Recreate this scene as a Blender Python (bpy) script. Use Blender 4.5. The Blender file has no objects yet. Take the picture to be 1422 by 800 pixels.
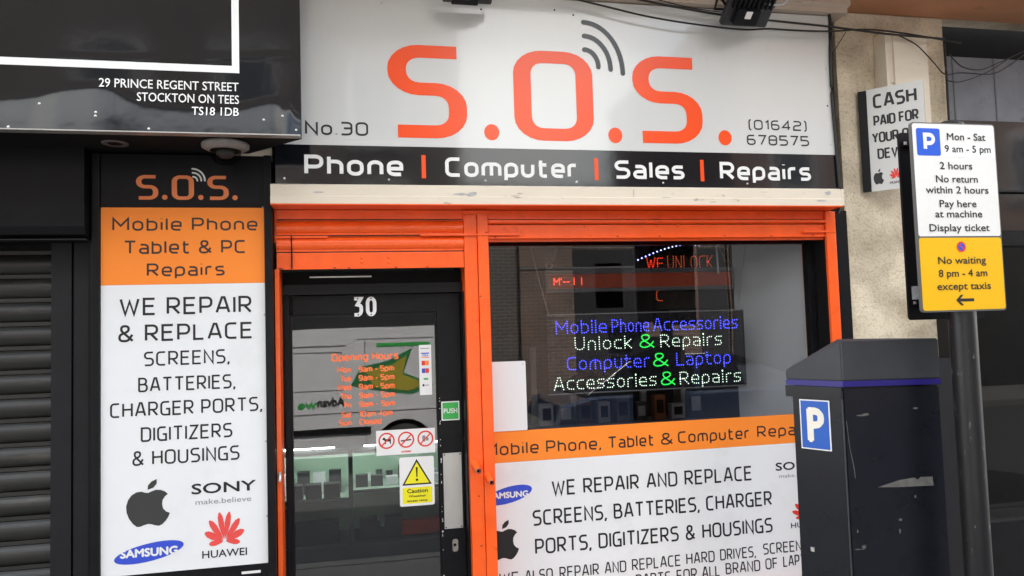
import bpy, bmesh, math, random
from mathutils import Vector, Matrix
random.seed(7)
S = bpy.context.scene
COL = S.collection
# ------------------------------------------------------------------ camera
F_PX, YAW, PITCH, ROLL = 1008.0, -0.2016, 0.05494, -0.03085
CAM = Vector((0, -3.7, 1.75))
_f = Vector((-math.sin(YAW)*math.cos(PITCH), math.cos(YAW)*math.cos(PITCH), math.sin(PITCH)))
_r0 = Vector((math.cos(YAW), math.sin(YAW), 0)); _u0 = _r0.cross(_f)
_r = _r0*math.cos(ROLL) + _u0*math.sin(ROLL); _u = -_r0*math.sin(ROLL) + _u0*math.cos(ROLL)
cd = bpy.data.cameras.new('camera'); cam = bpy.data.objects.new('camera', cd); COL.objects.link(cam)
m = Matrix.Identity(4)
for i in range(3):
    m[i][0] = _r[i]; m[i][1] = _u[i]; m[i][2] = -_f[i]; m[i][3] = CAM[i]
cam.matrix_world = m
cd.sensor_fit = 'HORIZONTAL'; cd.sensor_width = 36; cd.lens = F_PX*36/1422; cd.clip_start = .05; cd.clip_end = 500
S.camera = cam
# ------------------------------------------------------------------ sky, sun, exposure
SUN_EL, SUN_AZ = math.radians(58), math.radians(25)      # the sun stands behind the shop, high
wd = bpy.data.worlds.new('World'); S.world = wd; wd.use_nodes = True
nt = wd.node_tree; nt.nodes.clear()
out = nt.nodes.new('ShaderNodeOutputWorld'); bg = nt.nodes.new('ShaderNodeBackground')
sky = nt.nodes.new('ShaderNodeTexSky'); sky.sky_type = 'NISHITA'; sky.sun_disc = False
sky.sun_elevation = SUN_EL; sky.sun_rotation = SUN_AZ; sky.dust_density = 3; sky.air_density = 1.2
tc = nt.nodes.new('ShaderNodeTexCoord'); nz = nt.nodes.new('ShaderNodeTexNoise')
nz.inputs['Scale'].default_value = 2.6; nz.inputs['Detail'].default_value = 6; nz.inputs['Roughness'].default_value = .55
cr = nt.nodes.new('ShaderNodeValToRGB'); cr.color_ramp.elements[0].position = .36; cr.color_ramp.elements[1].position = .6
mx = nt.nodes.new('ShaderNodeMixRGB'); mx.inputs[2].default_value = (6.75, 6.75, 6.55, 1)
nt.links.new(tc.outputs['Generated'], nz.inputs['Vector']); nt.links.new(nz.outputs['Fac'], cr.inputs['Fac'])
nt.links.new(cr.outputs['Color'], mx.inputs[0]); nt.links.new(sky.outputs['Color'], mx.inputs[1])
nt.links.new(mx.outputs['Color'], bg.inputs['Color']); bg.inputs['Strength'].default_value = .14
nt.links.new(bg.outputs['Background'], out.inputs['Surface'])
sl = bpy.data.lights.new('sun', 'SUN'); sl.energy = 3.0; sl.angle = math.radians(.5); sl.color = (1, .95, .88)
so = bpy.data.objects.new('sun', sl); COL.objects.link(so)
sd = Vector((math.sin(SUN_AZ)*math.cos(SUN_EL), math.cos(SUN_AZ)*math.cos(SUN_EL), math.sin(SUN_EL)))
so.rotation_euler = sd.to_track_quat('Z', 'Y').to_euler(); so.location = sd*20
S.view_settings.view_transform = 'Standard'; S.view_settings.look = 'None'; S.view_settings.gamma = 1
S.view_settings.exposure = 2.36
S.cycles.max_bounces = 10; S.cycles.transparent_max_bounces = 16
S.cycles.caustics_reflective = False; S.cycles.caustics_refractive = False
S.cycles.sample_clamp_indirect = 6

def W(px, py, Y):
    "world point on the plane y=Y that is seen at pixel px,py of the 1422x800 photograph"
    d = _f*F_PX + _r*(px-711) - _u*(py-400)
    return CAM + d*((Y-CAM.y)/d.y)
# ------------------------------------------------------------------ materials
def hexc(r, g, b):
    return tuple(((c/255+.055)/1.055)**2.4 if c/255 > .04045 else c/255/12.92 for c in (r, g, b))
MATS = {}
def mat(name, col, rough=.5, var=.08, scale=6, bump=0, bscale=40, spec=.5, metal=0, coat=0, coat_r=.05,
        dirt=None, dirt_scale=5, dirt_lo=.58, dirt_hi=.7, emit=0, stretch=(1, 1, 1), bump2=0, b2scale=2, alpha=1):
    if name in MATS: return MATS[name]
    mt = bpy.data.materials.new(name); mt.use_nodes = True; n = mt.node_tree.nodes; L = mt.node_tree.links
    b = n['Principled BSDF']
    b.inputs['Roughness'].default_value = rough; b.inputs['Metallic'].default_value = metal
    b.inputs['Specular IOR Level'].default_value = spec
    b.inputs['Coat Weight'].default_value = coat; b.inputs['Coat Roughness'].default_value = coat_r
    g = n.new('ShaderNodeNewGeometry'); mp = n.new('ShaderNodeMapping'); mp.inputs['Scale'].default_value = stretch
    L.new(g.outputs['Position'], mp.inputs['Vector'])
    def noise(sc, det=5, ro=.6):
        t = n.new('ShaderNodeTexNoise'); t.inputs['Scale'].default_value = sc; t.inputs['Detail'].default_value = det
        t.inputs['Roughness'].default_value = ro; L.new(mp.outputs['Vector'], t.inputs['Vector']); return t
    t = noise(scale); r = n.new('ShaderNodeValToRGB')
    r.color_ramp.elements[0].position = .3; r.color_ramp.elements[1].position = .7
    r.color_ramp.elements[0].color = tuple(c*(1-var) for c in col)+(1,)
    r.color_ramp.elements[1].color = tuple(min(1, c*(1+var)) for c in col)+(1,)
    L.new(t.outputs['Fac'], r.inputs['Fac']); c_out = r.outputs['Color']
    if dirt:
        t2 = noise(dirt_scale, 8, .68); r2 = n.new('ShaderNodeValToRGB')
        r2.color_ramp.elements[0].position = dirt_lo; r2.color_ramp.elements[1].position = dirt_hi
        L.new(t2.outputs['Fac'], r2.inputs['Fac'])
        mm = n.new('ShaderNodeMixRGB'); mm.inputs[2].default_value = tuple(dirt)+(1,)
        L.new(r2.outputs['Color'], mm.inputs[0]); L.new(c_out, mm.inputs[1]); c_out = mm.outputs['Color']
    L.new(c_out, b.inputs['Base Color'])
    if emit:
        L.new(c_out, b.inputs['Emission Color']); b.inputs['Emission Strength'].default_value = emit
    last = None
    for bp, bs in ((bump, bscale), (bump2, b2scale)):
        if bp:
            t3 = noise(bs, 4); bu = n.new('ShaderNodeBump'); bu.inputs['Strength'].default_value = 1
            bu.inputs['Distance'].default_value = bp; L.new(t3.outputs['Fac'], bu.inputs['Height'])
            if last: L.new(last.outputs['Normal'], bu.inputs['Normal'])
            last = bu
    if last:
        L.new(last.outputs['Normal'], b.inputs['Normal'])
        if coat: L.new(last.outputs['Normal'], b.inputs['Coat Normal'])
    MATS[name] = mt; return mt
def glass(name, ior=1.5, tint=(1, 1, 1), rough=0.0):
    mt = bpy.data.materials.new(name); mt.use_nodes = True; n = mt.node_tree.nodes; L = mt.node_tree.links; n.clear()
    o = n.new('ShaderNodeOutputMaterial'); ms = n.new('ShaderNodeMixShader'); tr = n.new('ShaderNodeBsdfTransparent')
    gl = n.new('ShaderNodeBsdfGlossy'); fr = n.new('ShaderNodeFresnel'); fr.inputs['IOR'].default_value = ior
    tr.inputs['Color'].default_value = tint+(1,); gl.inputs['Roughness'].default_value = rough
    tx = n.new('ShaderNodeTexNoise'); tx.inputs['Scale'].default_value = 1.3; g = n.new('ShaderNodeNewGeometry')
    bu = n.new('ShaderNodeBump'); bu.inputs['Distance'].default_value = .0007
    L.new(g.outputs['Position'], tx.inputs['Vector']); L.new(tx.outputs['Fac'], bu.inputs['Height']); L.new(bu.outputs['Normal'], gl.inputs['Normal'])
    fm_ = n.new('ShaderNodeMath'); fm_.operation = 'MULTIPLY'; iv = n.new('ShaderNodeMath'); iv.operation = 'SUBTRACT'; iv.inputs[0].default_value = 1
    L.new(g.outputs['Backfacing'], iv.inputs[1]); L.new(fr.outputs['Fac'], fm_.inputs[0]); L.new(iv.outputs[0], fm_.inputs[1]); L.new(fm_.outputs[0], ms.inputs[0]); L.new(tr.outputs[0], ms.inputs[1]); L.new(gl.outputs[0], ms.inputs[2]); L.new(ms.outputs[0], o.inputs['Surface'])
    return mt
def brick_mat(name, c1, c2, mortar, rough=.9):
    mt = bpy.data.materials.new(name); mt.use_nodes = True; n = mt.node_tree.nodes; L = mt.node_tree.links
    b = n['Principled BSDF']; b.inputs['Roughness'].default_value = rough
    g = n.new('ShaderNodeNewGeometry'); sx = n.new('ShaderNodeSeparateXYZ'); cx = n.new('ShaderNodeCombineXYZ')
    L.new(g.outputs['Position'], sx.inputs[0]); ad = n.new('ShaderNodeMath'); ad.operation = 'ADD'
    L.new(sx.outputs['X'], ad.inputs[0]); L.new(sx.outputs['Y'], ad.inputs[1]); L.new(ad.outputs[0], cx.inputs['X']); L.new(sx.outputs['Z'], cx.inputs['Y'])
    t = n.new('ShaderNodeTexBrick'); t.inputs['Scale'].default_value = 1; t.inputs['Brick Width'].default_value = .225
    t.inputs['Row Height'].default_value = .075; t.inputs['Mortar Size'].default_value = .006
    t.inputs['Color1'].default_value = c1+(1,); t.inputs['Color2'].default_value = c2+(1,); t.inputs['Mortar'].default_value = mortar+(1,)
    L.new(cx.outputs[0], t.inputs['Vector'])
    nzt = n.new('ShaderNodeTexNoise'); nzt.inputs['Scale'].default_value = 1.6; nzt.inputs['Detail'].default_value = 6
    L.new(g.outputs['Position'], nzt.inputs['Vector'])
    mm = n.new('ShaderNodeMixRGB'); mm.blend_type = 'MULTIPLY'; mm.inputs[0].default_value = .6
    L.new(t.outputs['Color'], mm.inputs[1]); L.new(nzt.outputs['Fac'], mm.inputs[2]); L.new(mm.outputs[0], b.inputs['Base Color'])
    bu = n.new('ShaderNodeBump'); bu.inputs['Distance'].default_value = .01; bu.invert = True
    L.new(t.outputs['Fac'], bu.inputs['Height']); L.new(bu.outputs[0], b.inputs['Normal'])
    return mt
ORANGE = mat('orange_gloss_paint', (.95, .115, .014), .30, .10, 9, .0010, 40, spec=.35, coat=.15, dirt=(.45, .045, .012), dirt_scale=14, dirt_lo=.62, dirt_hi=.8, bump2=.002, b2scale=6)
ORANGE_PRINT = mat('orange_vinyl', (.90, .078, .008), .22, .02, spec=.4, bump=.001, bscale=1.2)
BANNER = mat('amber_vinyl', (.92, .25, .03), .4, .03, 3, spec=.3)
RUST_PRINT = mat('copper_vinyl', (.74, .2, .06), .35, .05)
CREAM = mat('cream_paint', (.70, .62, .50), .55, .06, 5, .0012, 30, dirt=(.30, .26, .21), dirt_scale=16, dirt_lo=.64, dirt_hi=.7, stretch=(.35, 1, 1.6))
WHITEB = mat('white_sign_board', (.615, .62, .605), .16, .03, 1.4, .0012, 1.3, coat=.6, coat_r=.05, dirt=(.5, .49, .46), dirt_scale=3, dirt_lo=.6, dirt_hi=.9, stretch=(1, 1, .5))
WHITEP = mat('white_poster', (.76, .765, .77), .4, .02, 1.5, .0012, 2.2, dirt=(.6, .6, .59), dirt_scale=2.5, dirt_lo=.55, dirt_hi=.95)
WHITE = mat('white_paint', (.8, .8, .8), .4, .03)
SIGNWHITE = mat('reflective_white_sheet', (.78, .775, .75), .3, .02, 30)
SIGNYEL = mat('reflective_yellow_sheet', (.85, .47, .005), .3, .02, 30)
SIGNBLUE = mat('sign_blue', (.012, .10, .62), .3, .02, 30)
BLACKG = mat('black_gloss_board', (.005, .0055, .008), .08, .1, 2, .0015, 1.5, spec=.6)
BLACK = mat('black_paint', (.0075, .0075, .009), .34, .2, 12, .0004, 50, spec=.16, dirt=(.03, .029, .028), dirt_scale=24, dirt_lo=.7, dirt_hi=.76)
BLACKM = mat('black_matt', (.006, .006, .0065), .7, .2, 8, spec=.15)
INK = mat('black_print', (.007, .006, .008), .5, .05)
INKW = mat('white_print', (.78, .78, .76), .45, .03)
DKMETER = mat('black_powder_coat', (.008, .009, .013), .25, .15, 8, .0005, 120, spec=.32, dirt=(.16, .15, .14), dirt_scale=34, dirt_lo=.755, dirt_hi=.78)
CAPMETER = mat('dark_grey_cap_plastic', (.042, .044, .05), .42, .08, 9, .0004, 150, spec=.3)
BOARD29 = mat('charcoal_gloss_panel', (.005, .0055, .007), .09, .1, 3, .0018, 2.2, spec=.42)
STEEL = mat('brushed_steel', (.55, .55, .53), .35, .06, 20, metal=.75, stretch=(1, 1, .2))
POLE = mat('worn_black_pole', (.010, .010, .011), .38, .2, 20, .001, 50, spec=.4, dirt=(.22, .21, .2), dirt_scale=26, dirt_lo=.62, dirt_hi=.74, stretch=(1.3, 1.3, .5))
SHUT = mat('dusty_black_shutter', (.017, .0165, .0155), .42, .25, 5, .001, 30, dirt=(.06, .053, .044), dirt_scale=10, dirt_lo=.58, dirt_hi=.72, stretch=(.25, 1, 1.6))
DKPAINT = mat('dark_grey_paint', (.011, .011, .013), .5, .15, 6, .0006, 40, spec=.25, dirt=(.035, .033, .03), dirt_scale=18, dirt_lo=.68, dirt_hi=.75)
BROWN = mat('tan_painted_soffit', (.50, .23, .115), .55, .16, 3, .001, 20, dirt=(.16, .09, .06), dirt_scale=6, dirt_lo=.58, dirt_hi=.75, stretch=(.4, 1, 1))
GREYBLUE = mat('flaking_grey_paint', (.165, .175, .20), .6, .12, 7, .002, 16, dirt=(.10, .11, .13), dirt_scale=9, dirt_lo=.6, dirt_hi=.72)
CABLE = mat('black_cable', (.006, .006, .006), .5, .1)
GREYWALL = mat('pale_grey_wall', (.42, .42, .42), .8, .08, 2)
FLOORIN = mat('dark_carpet', (.06, .06, .065), .95, .2, 30)
MINT = mat('mint_cabinet_lining', (.42, .55, .44), .6, .04)
TUBE = mat('fluorescent_tube', (.9, 1, .92), .5, 0, emit=9)
CABF = mat('grey_cabinet', (.10, .10, .105), .4, .1)
BOXM = mat('charcoal_product_box', (.05, .05, .055), .4, .15, 12)
BOXW = mat('white_product_box', (.62, .62, .64), .4, .1, 12)
BOXR = mat('red_product_box', (.5, .04, .015), .4, .2, 12)
PAPER = mat('white_sticker', (.8, .8, .79), .4, .02)
GREEN = mat('green_sticker', (.04, .42, .08), .4, .03)
SIGNRED = mat('sign_red', (.72, .03, .015), .4, .03)
YEL = mat('warning_yellow', (.85, .78, .01), .4, .02)
SAMB = mat('logo_blue', (.03, .07, .55), .4, .02)
GREYT = mat('grey_print', (.25, .25, .26), .5, .02)
GLASSN = glass('neighbour_glass', 1.45, (.5, .5, .5)); GLASSD = glass('door_glass', 2.1, (.78, .80, .80)); GLASSW = glass('window_glass', 1.9, (.78, .79, .80)); GLASSC = glass('clear_acrylic', 1.5, (.8, .8, .8))
LEDB = mat('blue_led', (.06, .07, 1), .5, 0, emit=1.3); LEDG = mat('green_led', (.02, .8, .08), .5, 0, emit=.45)
LEDW = mat('pale_green_led', (.80, 1, .80), .5, 0, emit=.6); LEDR = mat('red_led', (1, .04, .012), .5, 0, emit=.4)
LEDO = mat('orange_led', (1, .14, .03), .5, 0, emit=.2); LEDHALO = mat('blue_led_glow_lens', (.02, .02, .7), .4, 0, emit=.5)
# setting materials
def rough_render():
    mt = mat('pebbledash_render', (.74, .645, .485), .95, .1, 3)
    n = mt.node_tree.nodes; L = mt.node_tree.links; b = n['Principled BSDF']
    g = n.new('ShaderNodeNewGeometry'); a = n.new('ShaderNodeTexNoise'); a.inputs['Scale'].default_value = 62
    a.inputs['Detail'].default_value = 7; a.inputs['Roughness'].default_value = .62; a.inputs['Distortion'].default_value = .6
    L.new(g.outputs['Position'], a.inputs['Vector'])
    r = n.new('ShaderNodeValToRGB'); r.color_ramp.elements[0].position = .36; r.color_ramp.elements[1].position = .5
    r.color_ramp.elements[0].color = (.40, .35, .29, 1); r.color_ramp.elements[1].color = (1, 1, 1, 1)
    L.new(a.outputs['Fac'], r.inputs['Fac'])
    a2 = n.new('ShaderNodeTexNoise'); a2.inputs['Scale'].default_value = 4; a2.inputs['Detail'].default_value = 6; L.new(g.outputs['Position'], a2.inputs['Vector'])
    r3 = n.new('ShaderNodeValToRGB'); r3.color_ramp.elements[0].position = .3; r3.color_ramp.elements[1].position = .62
    r3.color_ramp.elements[0].color = (.56, .53, .50, 1); r3.color_ramp.elements[1].color = (1, 1, 1, 1); L.new(a2.outputs['Fac'], r3.inputs['Fac'])
    old = b.inputs['Base Color'].links[0].from_socket
    m1 = n.new('ShaderNodeMixRGB'); m1.blend_type = 'MULTIPLY'; m1.inputs[0].default_value = .4
    m2 = n.new('ShaderNodeMixRGB'); m2.blend_type = 'MULTIPLY'; m2.inputs[0].default_value = 1
    L.new(old, m1.inputs[1]); L.new(r.outputs['Color'], m1.inputs[2]); L.new(m1.outputs[0], m2.inputs[1]); L.new(r3.outputs['Color'], m2.inputs[2]); L.new(m2.outputs[0], b.inputs['Base Color'])
    bu = n.new('ShaderNodeBump'); bu.inputs['Distance'].default_value = .007; L.new(a.outputs['Fac'], bu.inputs['Height']); L.new(bu.outputs[0], b.inputs['Normal'])
    return mt
RENDER = rough_render()
BRICKR = brick_mat('red_brown_brick', (.27, .165, .12), (.19, .125, .10), (.42, .40, .36))
BRICKD = brick_mat('dark_brick', (.16, .125, .105), (.11, .09, .08), (.42, .41, .38))  # darker brick tones with pale mortar
ASPH = mat('asphalt', (.055, .055, .057), .85, .15, 20, .004, 90)
PAVE = mat('paving_concrete', (.25, .24, .225), .85, .12, 5, .002, 60)
VANW = mat('white_van_paint', (.72, .73, .74), .22, .03, coat=.6)
RUBBER = mat('tyre_rubber', (.02, .02, .02), .8); CHROME = mat('chrome', (.7, .7, .72), .12, metal=1)
CARP = mat('dark_blue_car_paint', (.03, .045, .09), .15, .05, coat=1); CARGL = mat('car_glass', (.01, .012, .015), .04, spec=1)
ROOFT = mat('slate_roof', (.07, .07, .08), .7, .2, 8)

# ------------------------------------------------------------------ builders
ROOT = {}
def setp(o, label=None, cat=None, group=None, kind=None):
    for k, v in (('label', label), ('category', cat), ('group', group), ('kind', kind)):
        if v: o[k] = v
    return o
def thing(name, label, cat, loc=(0, 0, 0), rz=0, group=None, kind=None):
    o = bpy.data.objects.new(name, None); COL.objects.link(o); o.location = loc; o.rotation_euler = (0, 0, rz); o.empty_display_size = .1
    ROOT[o.name] = Matrix.Translation(Vector(loc)) @ Matrix.Rotation(rz, 4, 'Z')
    return setp(o, label, cat, group, kind)
class MB:
    def __init__(s, frame=None): s.v = []; s.f = []; s.fr = frame; s.sm = []
    def add(s, vs, fs, smooth=False):
        b = len(s.v)
        for p in vs:
            p = Vector(p); s.v.append(s.fr @ p if s.fr else p)
        for q in fs: s.f.append([b+i for i in q]); s.sm.append(smooth)
        return s
    def box(s, x0, x1, y0, y1, z0, z1, bv=0):
        if bv:
            bm = bmesh.new(); mtx = Matrix.Translation(((x0+x1)/2, (y0+y1)/2, (z0+z1)/2)) @ Matrix.Diagonal((abs(x1-x0), abs(y1-y0), abs(z1-z0), 1))
            bmesh.ops.create_cube(bm, size=1, matrix=mtx)
            bmesh.ops.bevel(bm, geom=bm.edges[:], offset=bv, segments=2, affect='EDGES', profile=.6)
            bm.verts.index_update(); s.add([v.co.copy() for v in bm.verts], [[v.index for v in f.verts] for f in bm.faces]); bm.free(); return s
        x0, x1 = sorted((x0, x1)); y0, y1 = sorted((y0, y1)); z0, z1 = sorted((z0, z1))
        return s.add([(x0, y0, z0), (x1, y0, z0), (x1, y1, z0), (x0, y1, z0), (x0, y0, z1), (x1, y0, z1), (x1, y1, z1), (x0, y1, z1)],
                     [(0, 3, 2, 1), (4, 5, 6, 7), (0, 1, 5, 4), (1, 2, 6, 5), (2, 3, 7, 6), (3, 0, 4, 7)])
    def prism(s, poly, z0, z1):                       # poly in xy, counter-clockwise
        n = len(poly)
        return s.add([(x, y, z0) for x, y in poly]+[(x, y, z1) for x, y in poly],
                     [list(range(n))[::-1], list(range(n, 2*n))]+[(i, (i+1) % n, n+(i+1) % n, n+i) for i in range(n)])
    def extr_x(s, prof, x0, x1, smooth=False):         # prof in (y,z)
        n = len(prof)
        return s.add([(x0, y, z) for y, z in prof]+[(x1, y, z) for y, z in prof],
                     [list(range(n)), list(range(n, 2*n))[::-1]]+[(i, n+i, n+(i+1) % n, (i+1) % n) for i in range(n)], smooth)
    def sheet(s, pts, y, depth=0):                     # polygon in xz facing -y
        n = len(pts)
        if not depth: return s.add([(x, y, z) for x, z in pts], [list(range(n))])
        return s.add([(x, y, z) for x, z in pts]+[(x, y+depth, z) for x, z in pts],
                     [list(range(n)), list(range(n, 2*n))[::-1]]+[(i, n+i, n+(i+1) % n, (i+1) % n) for i in range(n)])
    def rrect(s, x0, x1, z0, z1, y, r=.01, depth=0, k=5):
        pts = []
        for cx, cz, a in ((x1-r, z1-r, 0), (x0+r, z1-r, 90), (x0+r, z0+r, 180), (x1-r, z0+r, 270)):
            for i in range(k+1):
                t = math.radians(a+90*i/k); pts.append((cx+r*math.cos(t), cz+r*math.sin(t)))
        return s.sheet(pts[::-1], y, depth)
    def disc(s, cx, cz, y, rx, rz=None, n=24, depth=0):
        rz = rz or rx
        return s.sheet([(cx+rx*math.cos(-2*math.pi*i/n), cz+rz*math.sin(-2*math.pi*i/n)) for i in range(n)], y, depth)
    def ring(s, cx, cz, y, r0, r1, n=28):
        vs = [(cx+r*math.cos(2*math.pi*i/n), y, cz+r*math.sin(2*math.pi*i/n)) for r in (r0, r1) for i in range(n)]
        return s.add(vs, [(i, (i+1) % n, n+(i+1) % n, n+i) for i in range(n)])
    def tube(s, pts, r, n=8, cap=True, r2=None):
        pts = [Vector(p) for p in pts]; vs = []; N = len(pts)
        for i, p in enumerate(pts):
            d = (pts[min(i+1, N-1)]-pts[max(i-1, 0)]).normalized()
            a = d.cross(Vector((0, 0, 1))); a = a.normalized() if a.length > 1e-3 else Vector((1, 0, 0)); b = d.cross(a)
            rr = r if r2 is None else r+(r2-r)*i/(N-1)
            for k in range(n): t = 2*math.pi*k/n; vs.append(p+a*rr*math.cos(t)+b*rr*math.sin(t))
        fs = [(i*n+k, i*n+(k+1) % n, (i+1)*n+(k+1) % n, (i+1)*n+k) for i in range(N-1) for k in range(n)]
        s.add(vs, fs, True)
        if cap: s.add([vs[k] for k in range(n)], [list(range(n))[::-1]]); s.add([vs[(N-1)*n+k] for k in range(n)], [list(range(n))])
        return s
    def lathe(s, prof, c, axis='Z', n=24):            # prof (r,h)
        vs = []
        for r, h in prof:
            for k in range(n):
                t = 2*math.pi*k/n
                if axis == 'Z': vs.append((c[0]+r*math.cos(t), c[1]+r*math.sin(t), c[2]+h))
                else: vs.append((c[0]+r*math.cos(t), c[1]+h, c[2]+r*math.sin(t)))
        return s.add(vs, [(i*n+k, i*n+(k+1) % n, (i+1)*n+(k+1) % n, (i+1)*n+k) for i in range(len(prof)-1) for k in range(n)], True)
    def build(s, name, m, parent=None, label=None, cat=None, group=None, kind=None):
        me = bpy.data.meshes.new(name)
        inv = None; rt = parent
        if parent:
            while rt.parent: rt = rt.parent
            inv = ROOT[rt.name].inverted()
        vs = [inv @ v for v in s.v] if inv else s.v
        me.from_pydata([tuple(v) for v in vs], [], s.f); me.polygons.foreach_set('use_smooth', s.sm)
        me.update()
        if m: me.materials.append(m)
        o = bpy.data.objects.new(name, me); COL.objects.link(o)
        if parent: o.parent = parent
        else: ROOT[o.name] = Matrix.Identity(4)
        return setp(o, label, cat, group, kind)
def box(name, m, parent, *a, bv=0, **k): return MB().box(*a, bv=bv).build(name, m, parent, **k)
def plane_frame(P0, d):      # local x along d, local z up, local y = into the wall behind
    d = Vector((d[0], d[1], 0)).normalized(); yv = Vector((0, 0, 1)).cross(d)
    M = Matrix.Identity(4)
    for i in range(3): M[i][0] = d[i]; M[i][1] = yv[i]; M[i][2] = (0, 0, 1)[i]; M[i][3] = (P0[0], P0[1], P0[2])[i]
    return M
# ------------------------------------------------------------------ squared stroke lettering
GL = {
'A': (.7, '0,0 .3,1s .44,1s .7,0;.12,.3 .62,.3'), 'B': (.62, '0,0s 0,1s .56,1 .56,.53 0,.53s;0,.53s .62,.53 .62,0 0,0s'),
'C': (.6, '.6,1 0,1 0,0 .6,0'), 'D': (.65, '0,0s 0,1s .65,1 .65,0 0,0s'), 'E': (.58, '.58,1 0,1s 0,0s .58,0;0,.53 .52,.53'),
'F': (.55, '.55,1 0,1s 0,0;0,.5 .5,.5'), 'G': (.62, '.6,1 0,1 0,0 .62,0s .62,.46s .36,.46'), 'H': (.65, '0,0 0,1;.65,0 .65,1;0,.53 .65,.53'),
'I': (0, '0,0 0,1'), 'K': (.6, '0,0 0,1;.6,1 .14,.52s .6,0;0,.52 .14,.52'), 'L': (.52, '0,1 0,0s .52,0'),
'M': (.85, '0,0 0,1s .42,.35s .85,1s .85,0'), 'N': (.62, '0,0 0,1s .62,0s .62,1'), 'O': (.68, '0,0 0,1 .68,1 .68,0 z'),
'P': (.6, '0,0 0,1s .6,1 .6,.4 0,.4'), 'R': (.62, '0,0 0,1s .6,1 .6,.44 0,.44;.26,.44 .62,0'), 'S': (.6, '.6,1 0,1 0,.53 .6,.53 .6,0 0,0'),
'T': (.66, '0,1 .66,1;.33,1 .33,0'), 'U': (.65, '0,1 0,0 .65,0 .65,1'), 'V': (.66, '0,1 .33,0s .66,1'), 'W': (.95, '0,1 .24,0s .475,.85s .71,0s .95,1'),
'Y': (.66, '0,1 .33,.45s .66,1;.33,.45 .33,0'), 'Z': (.6, '0,1 .6,1s 0,0s .6,0'),
'a': (.5, '.04,.72 .5,.72 .5,0s 0,0 0,.38 .5,.38'), 'b': (.52, '0,1 0,0s .52,0 .52,.72 0,.72'), 'c': (.46, '.46,.72 0,.72 0,0 .46,0'),
'd': (.52, '.52,1 .52,0s 0,0 0,.72 .52,.72'), 'e': (.52, '.5,0 0,0 0,.72 .52,.72 .52,.34s 0,.34'), 'f': (.35, '.38,1 .1,1 .1,0;0,.72 .35,.72'),
'g': (.52, '.52,0 0,0 0,.72 .52,.72s .52,-.27 .05,-.27'), 'h': (.5, '0,1 0,0;0,.72 .5,.72 .5,0'), 'i': (0, '0,.68 0,0;0,.95 0,1.0'),
'k': (.46, '0,1 0,0;.44,.72 .1,.38s .46,0;0,.38 .1,.38'), 'l': (0, '0,1 0,0'), 'm': (.8, '0,0 0,.72 .8,.72 .8,0;.4,.72 .4,0'),
'n': (.5, '0,0 0,.72 .5,.72 .5,0'), 'o': (.52, '0,0 0,.72 .52,.72 .52,0 z'), 'p': (.52, '0,-.28 0,.72 .52,.72 .52,0 0,0'), 'r': (.34, '0,0 0,.72 .34,.72'),
's': (.48, '.48,.72 0,.72 0,.37 .48,.37 .48,0 0,0'), 't': (.4, '.1,1 .1,0 .4,0;0,.72 .38,.72'), 'u': (.5, '0,.72 0,0 .5,0 .5,.72'),
'v': (.48, '0,.72 .24,0s .48,.72'), 'w': (.75, '0,.72 .18,0s .37,.66s .56,0s .75,.72'), 'y': (.5, '0,.72 0,0 .5,0;.5,.72 .5,-.27 .05,-.27'),
'0': (.62, '0,0 0,1 .62,1 .62,0 z'), '1': (.2, '0,.8 .2,1s .2,0'), '2': (.6, '0,1 .6,1 .6,.52 0,.52 0,0s .6,0'), '3': (.58, '0,1 .58,1 .58,0 0,0;.14,.53 .58,.53'),
'4': (.64, '.48,0 .48,1s 0,.27s .64,.27'), '5': (.6, '.58,1 0,1s 0,.57s .6,.57 .6,0 0,0'), '6': (.6, '.55,1 0,1 0,0 .6,0 .6,.56 0,.56'), '#': (.56, '0,1 .54,1s .25,.62s .56,.56 .56,0 0,.0'), '7': (.58, '0,1 .58,1s .2,0'),
'8': (.6, '0,0 0,1 .6,1 .6,0 z;0,.53 .6,.53'), '9': (.6, '.6,.45 0,.45 0,1 .6,1 .6,0 .05,0'),
'&': (.74, '.72,0 .1,.68 .1,1 .5,1 .5,.66 0,.4 0,0 .46,0 .7,.42'), ',': (0, '.03,.07 -.05,-.17'), '.': (0, '0,0 0,.06'), '-': (.3, '0,.4 .3,.4'),
'(': (.14, '.14,1.1 0,.95 0,.02 .14,-.14'), ')': (.14, '0,1.1 .14,.95 .14,.02 0,-.14'), "'": (0, '0,1 0,.8')}
def rounded(path, r):
    closed = path.strip().endswith('z'); P = []
    for t in path.replace('z', '').split():
        sh = t.endswith('s'); x, y = t.rstrip('s').split(','); P.append((Vector((float(x), float(y))), sh))
    n = len(P); o = []
    for i, (p, sh) in enumerate(P):
        if (not closed and i in (0, n-1)) or sh: o.append(p); continue
        a, b = P[i-1][0], P[(i+1) % n][0]; da, db = a-p, b-p
        ang = da.angle(db); rr = min(r/math.tan(ang/2), da.length*.49, db.length*.49)
        rad = rr*math.tan(ang/2); da.normalize(); db.normalize(); p0, p1 = p+da*rr, p+db*rr
        c = p+(da+db).normalized()*(rad/math.sin(ang/2)); K = 6
        v0, v1 = p0-c, p1-c; tot = v0.angle(v1); sg = 1 if v0.x*v1.y-v0.y*v1.x > 0 else -1
        for k in range(K+1):
            t = sg*tot*k/K; o.append(c+Vector((v0.x*math.cos(t)-v0.y*math.sin(t), v0.x*math.sin(t)+v0.y*math.cos(t))))
    return o, closed
def layout(text, r=.24, gap=.3, space=.42):
    x = 0; res = []
    for ch in text:
        if ch == ' ': x += space; continue
        w, d = GL[ch]
        res.append([( [p+Vector((x, 0)) for p in pts], cl) for pts, cl in (rounded(q, r) for q in d.split(';'))]); x += w+gap
    return res, x-gap
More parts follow.
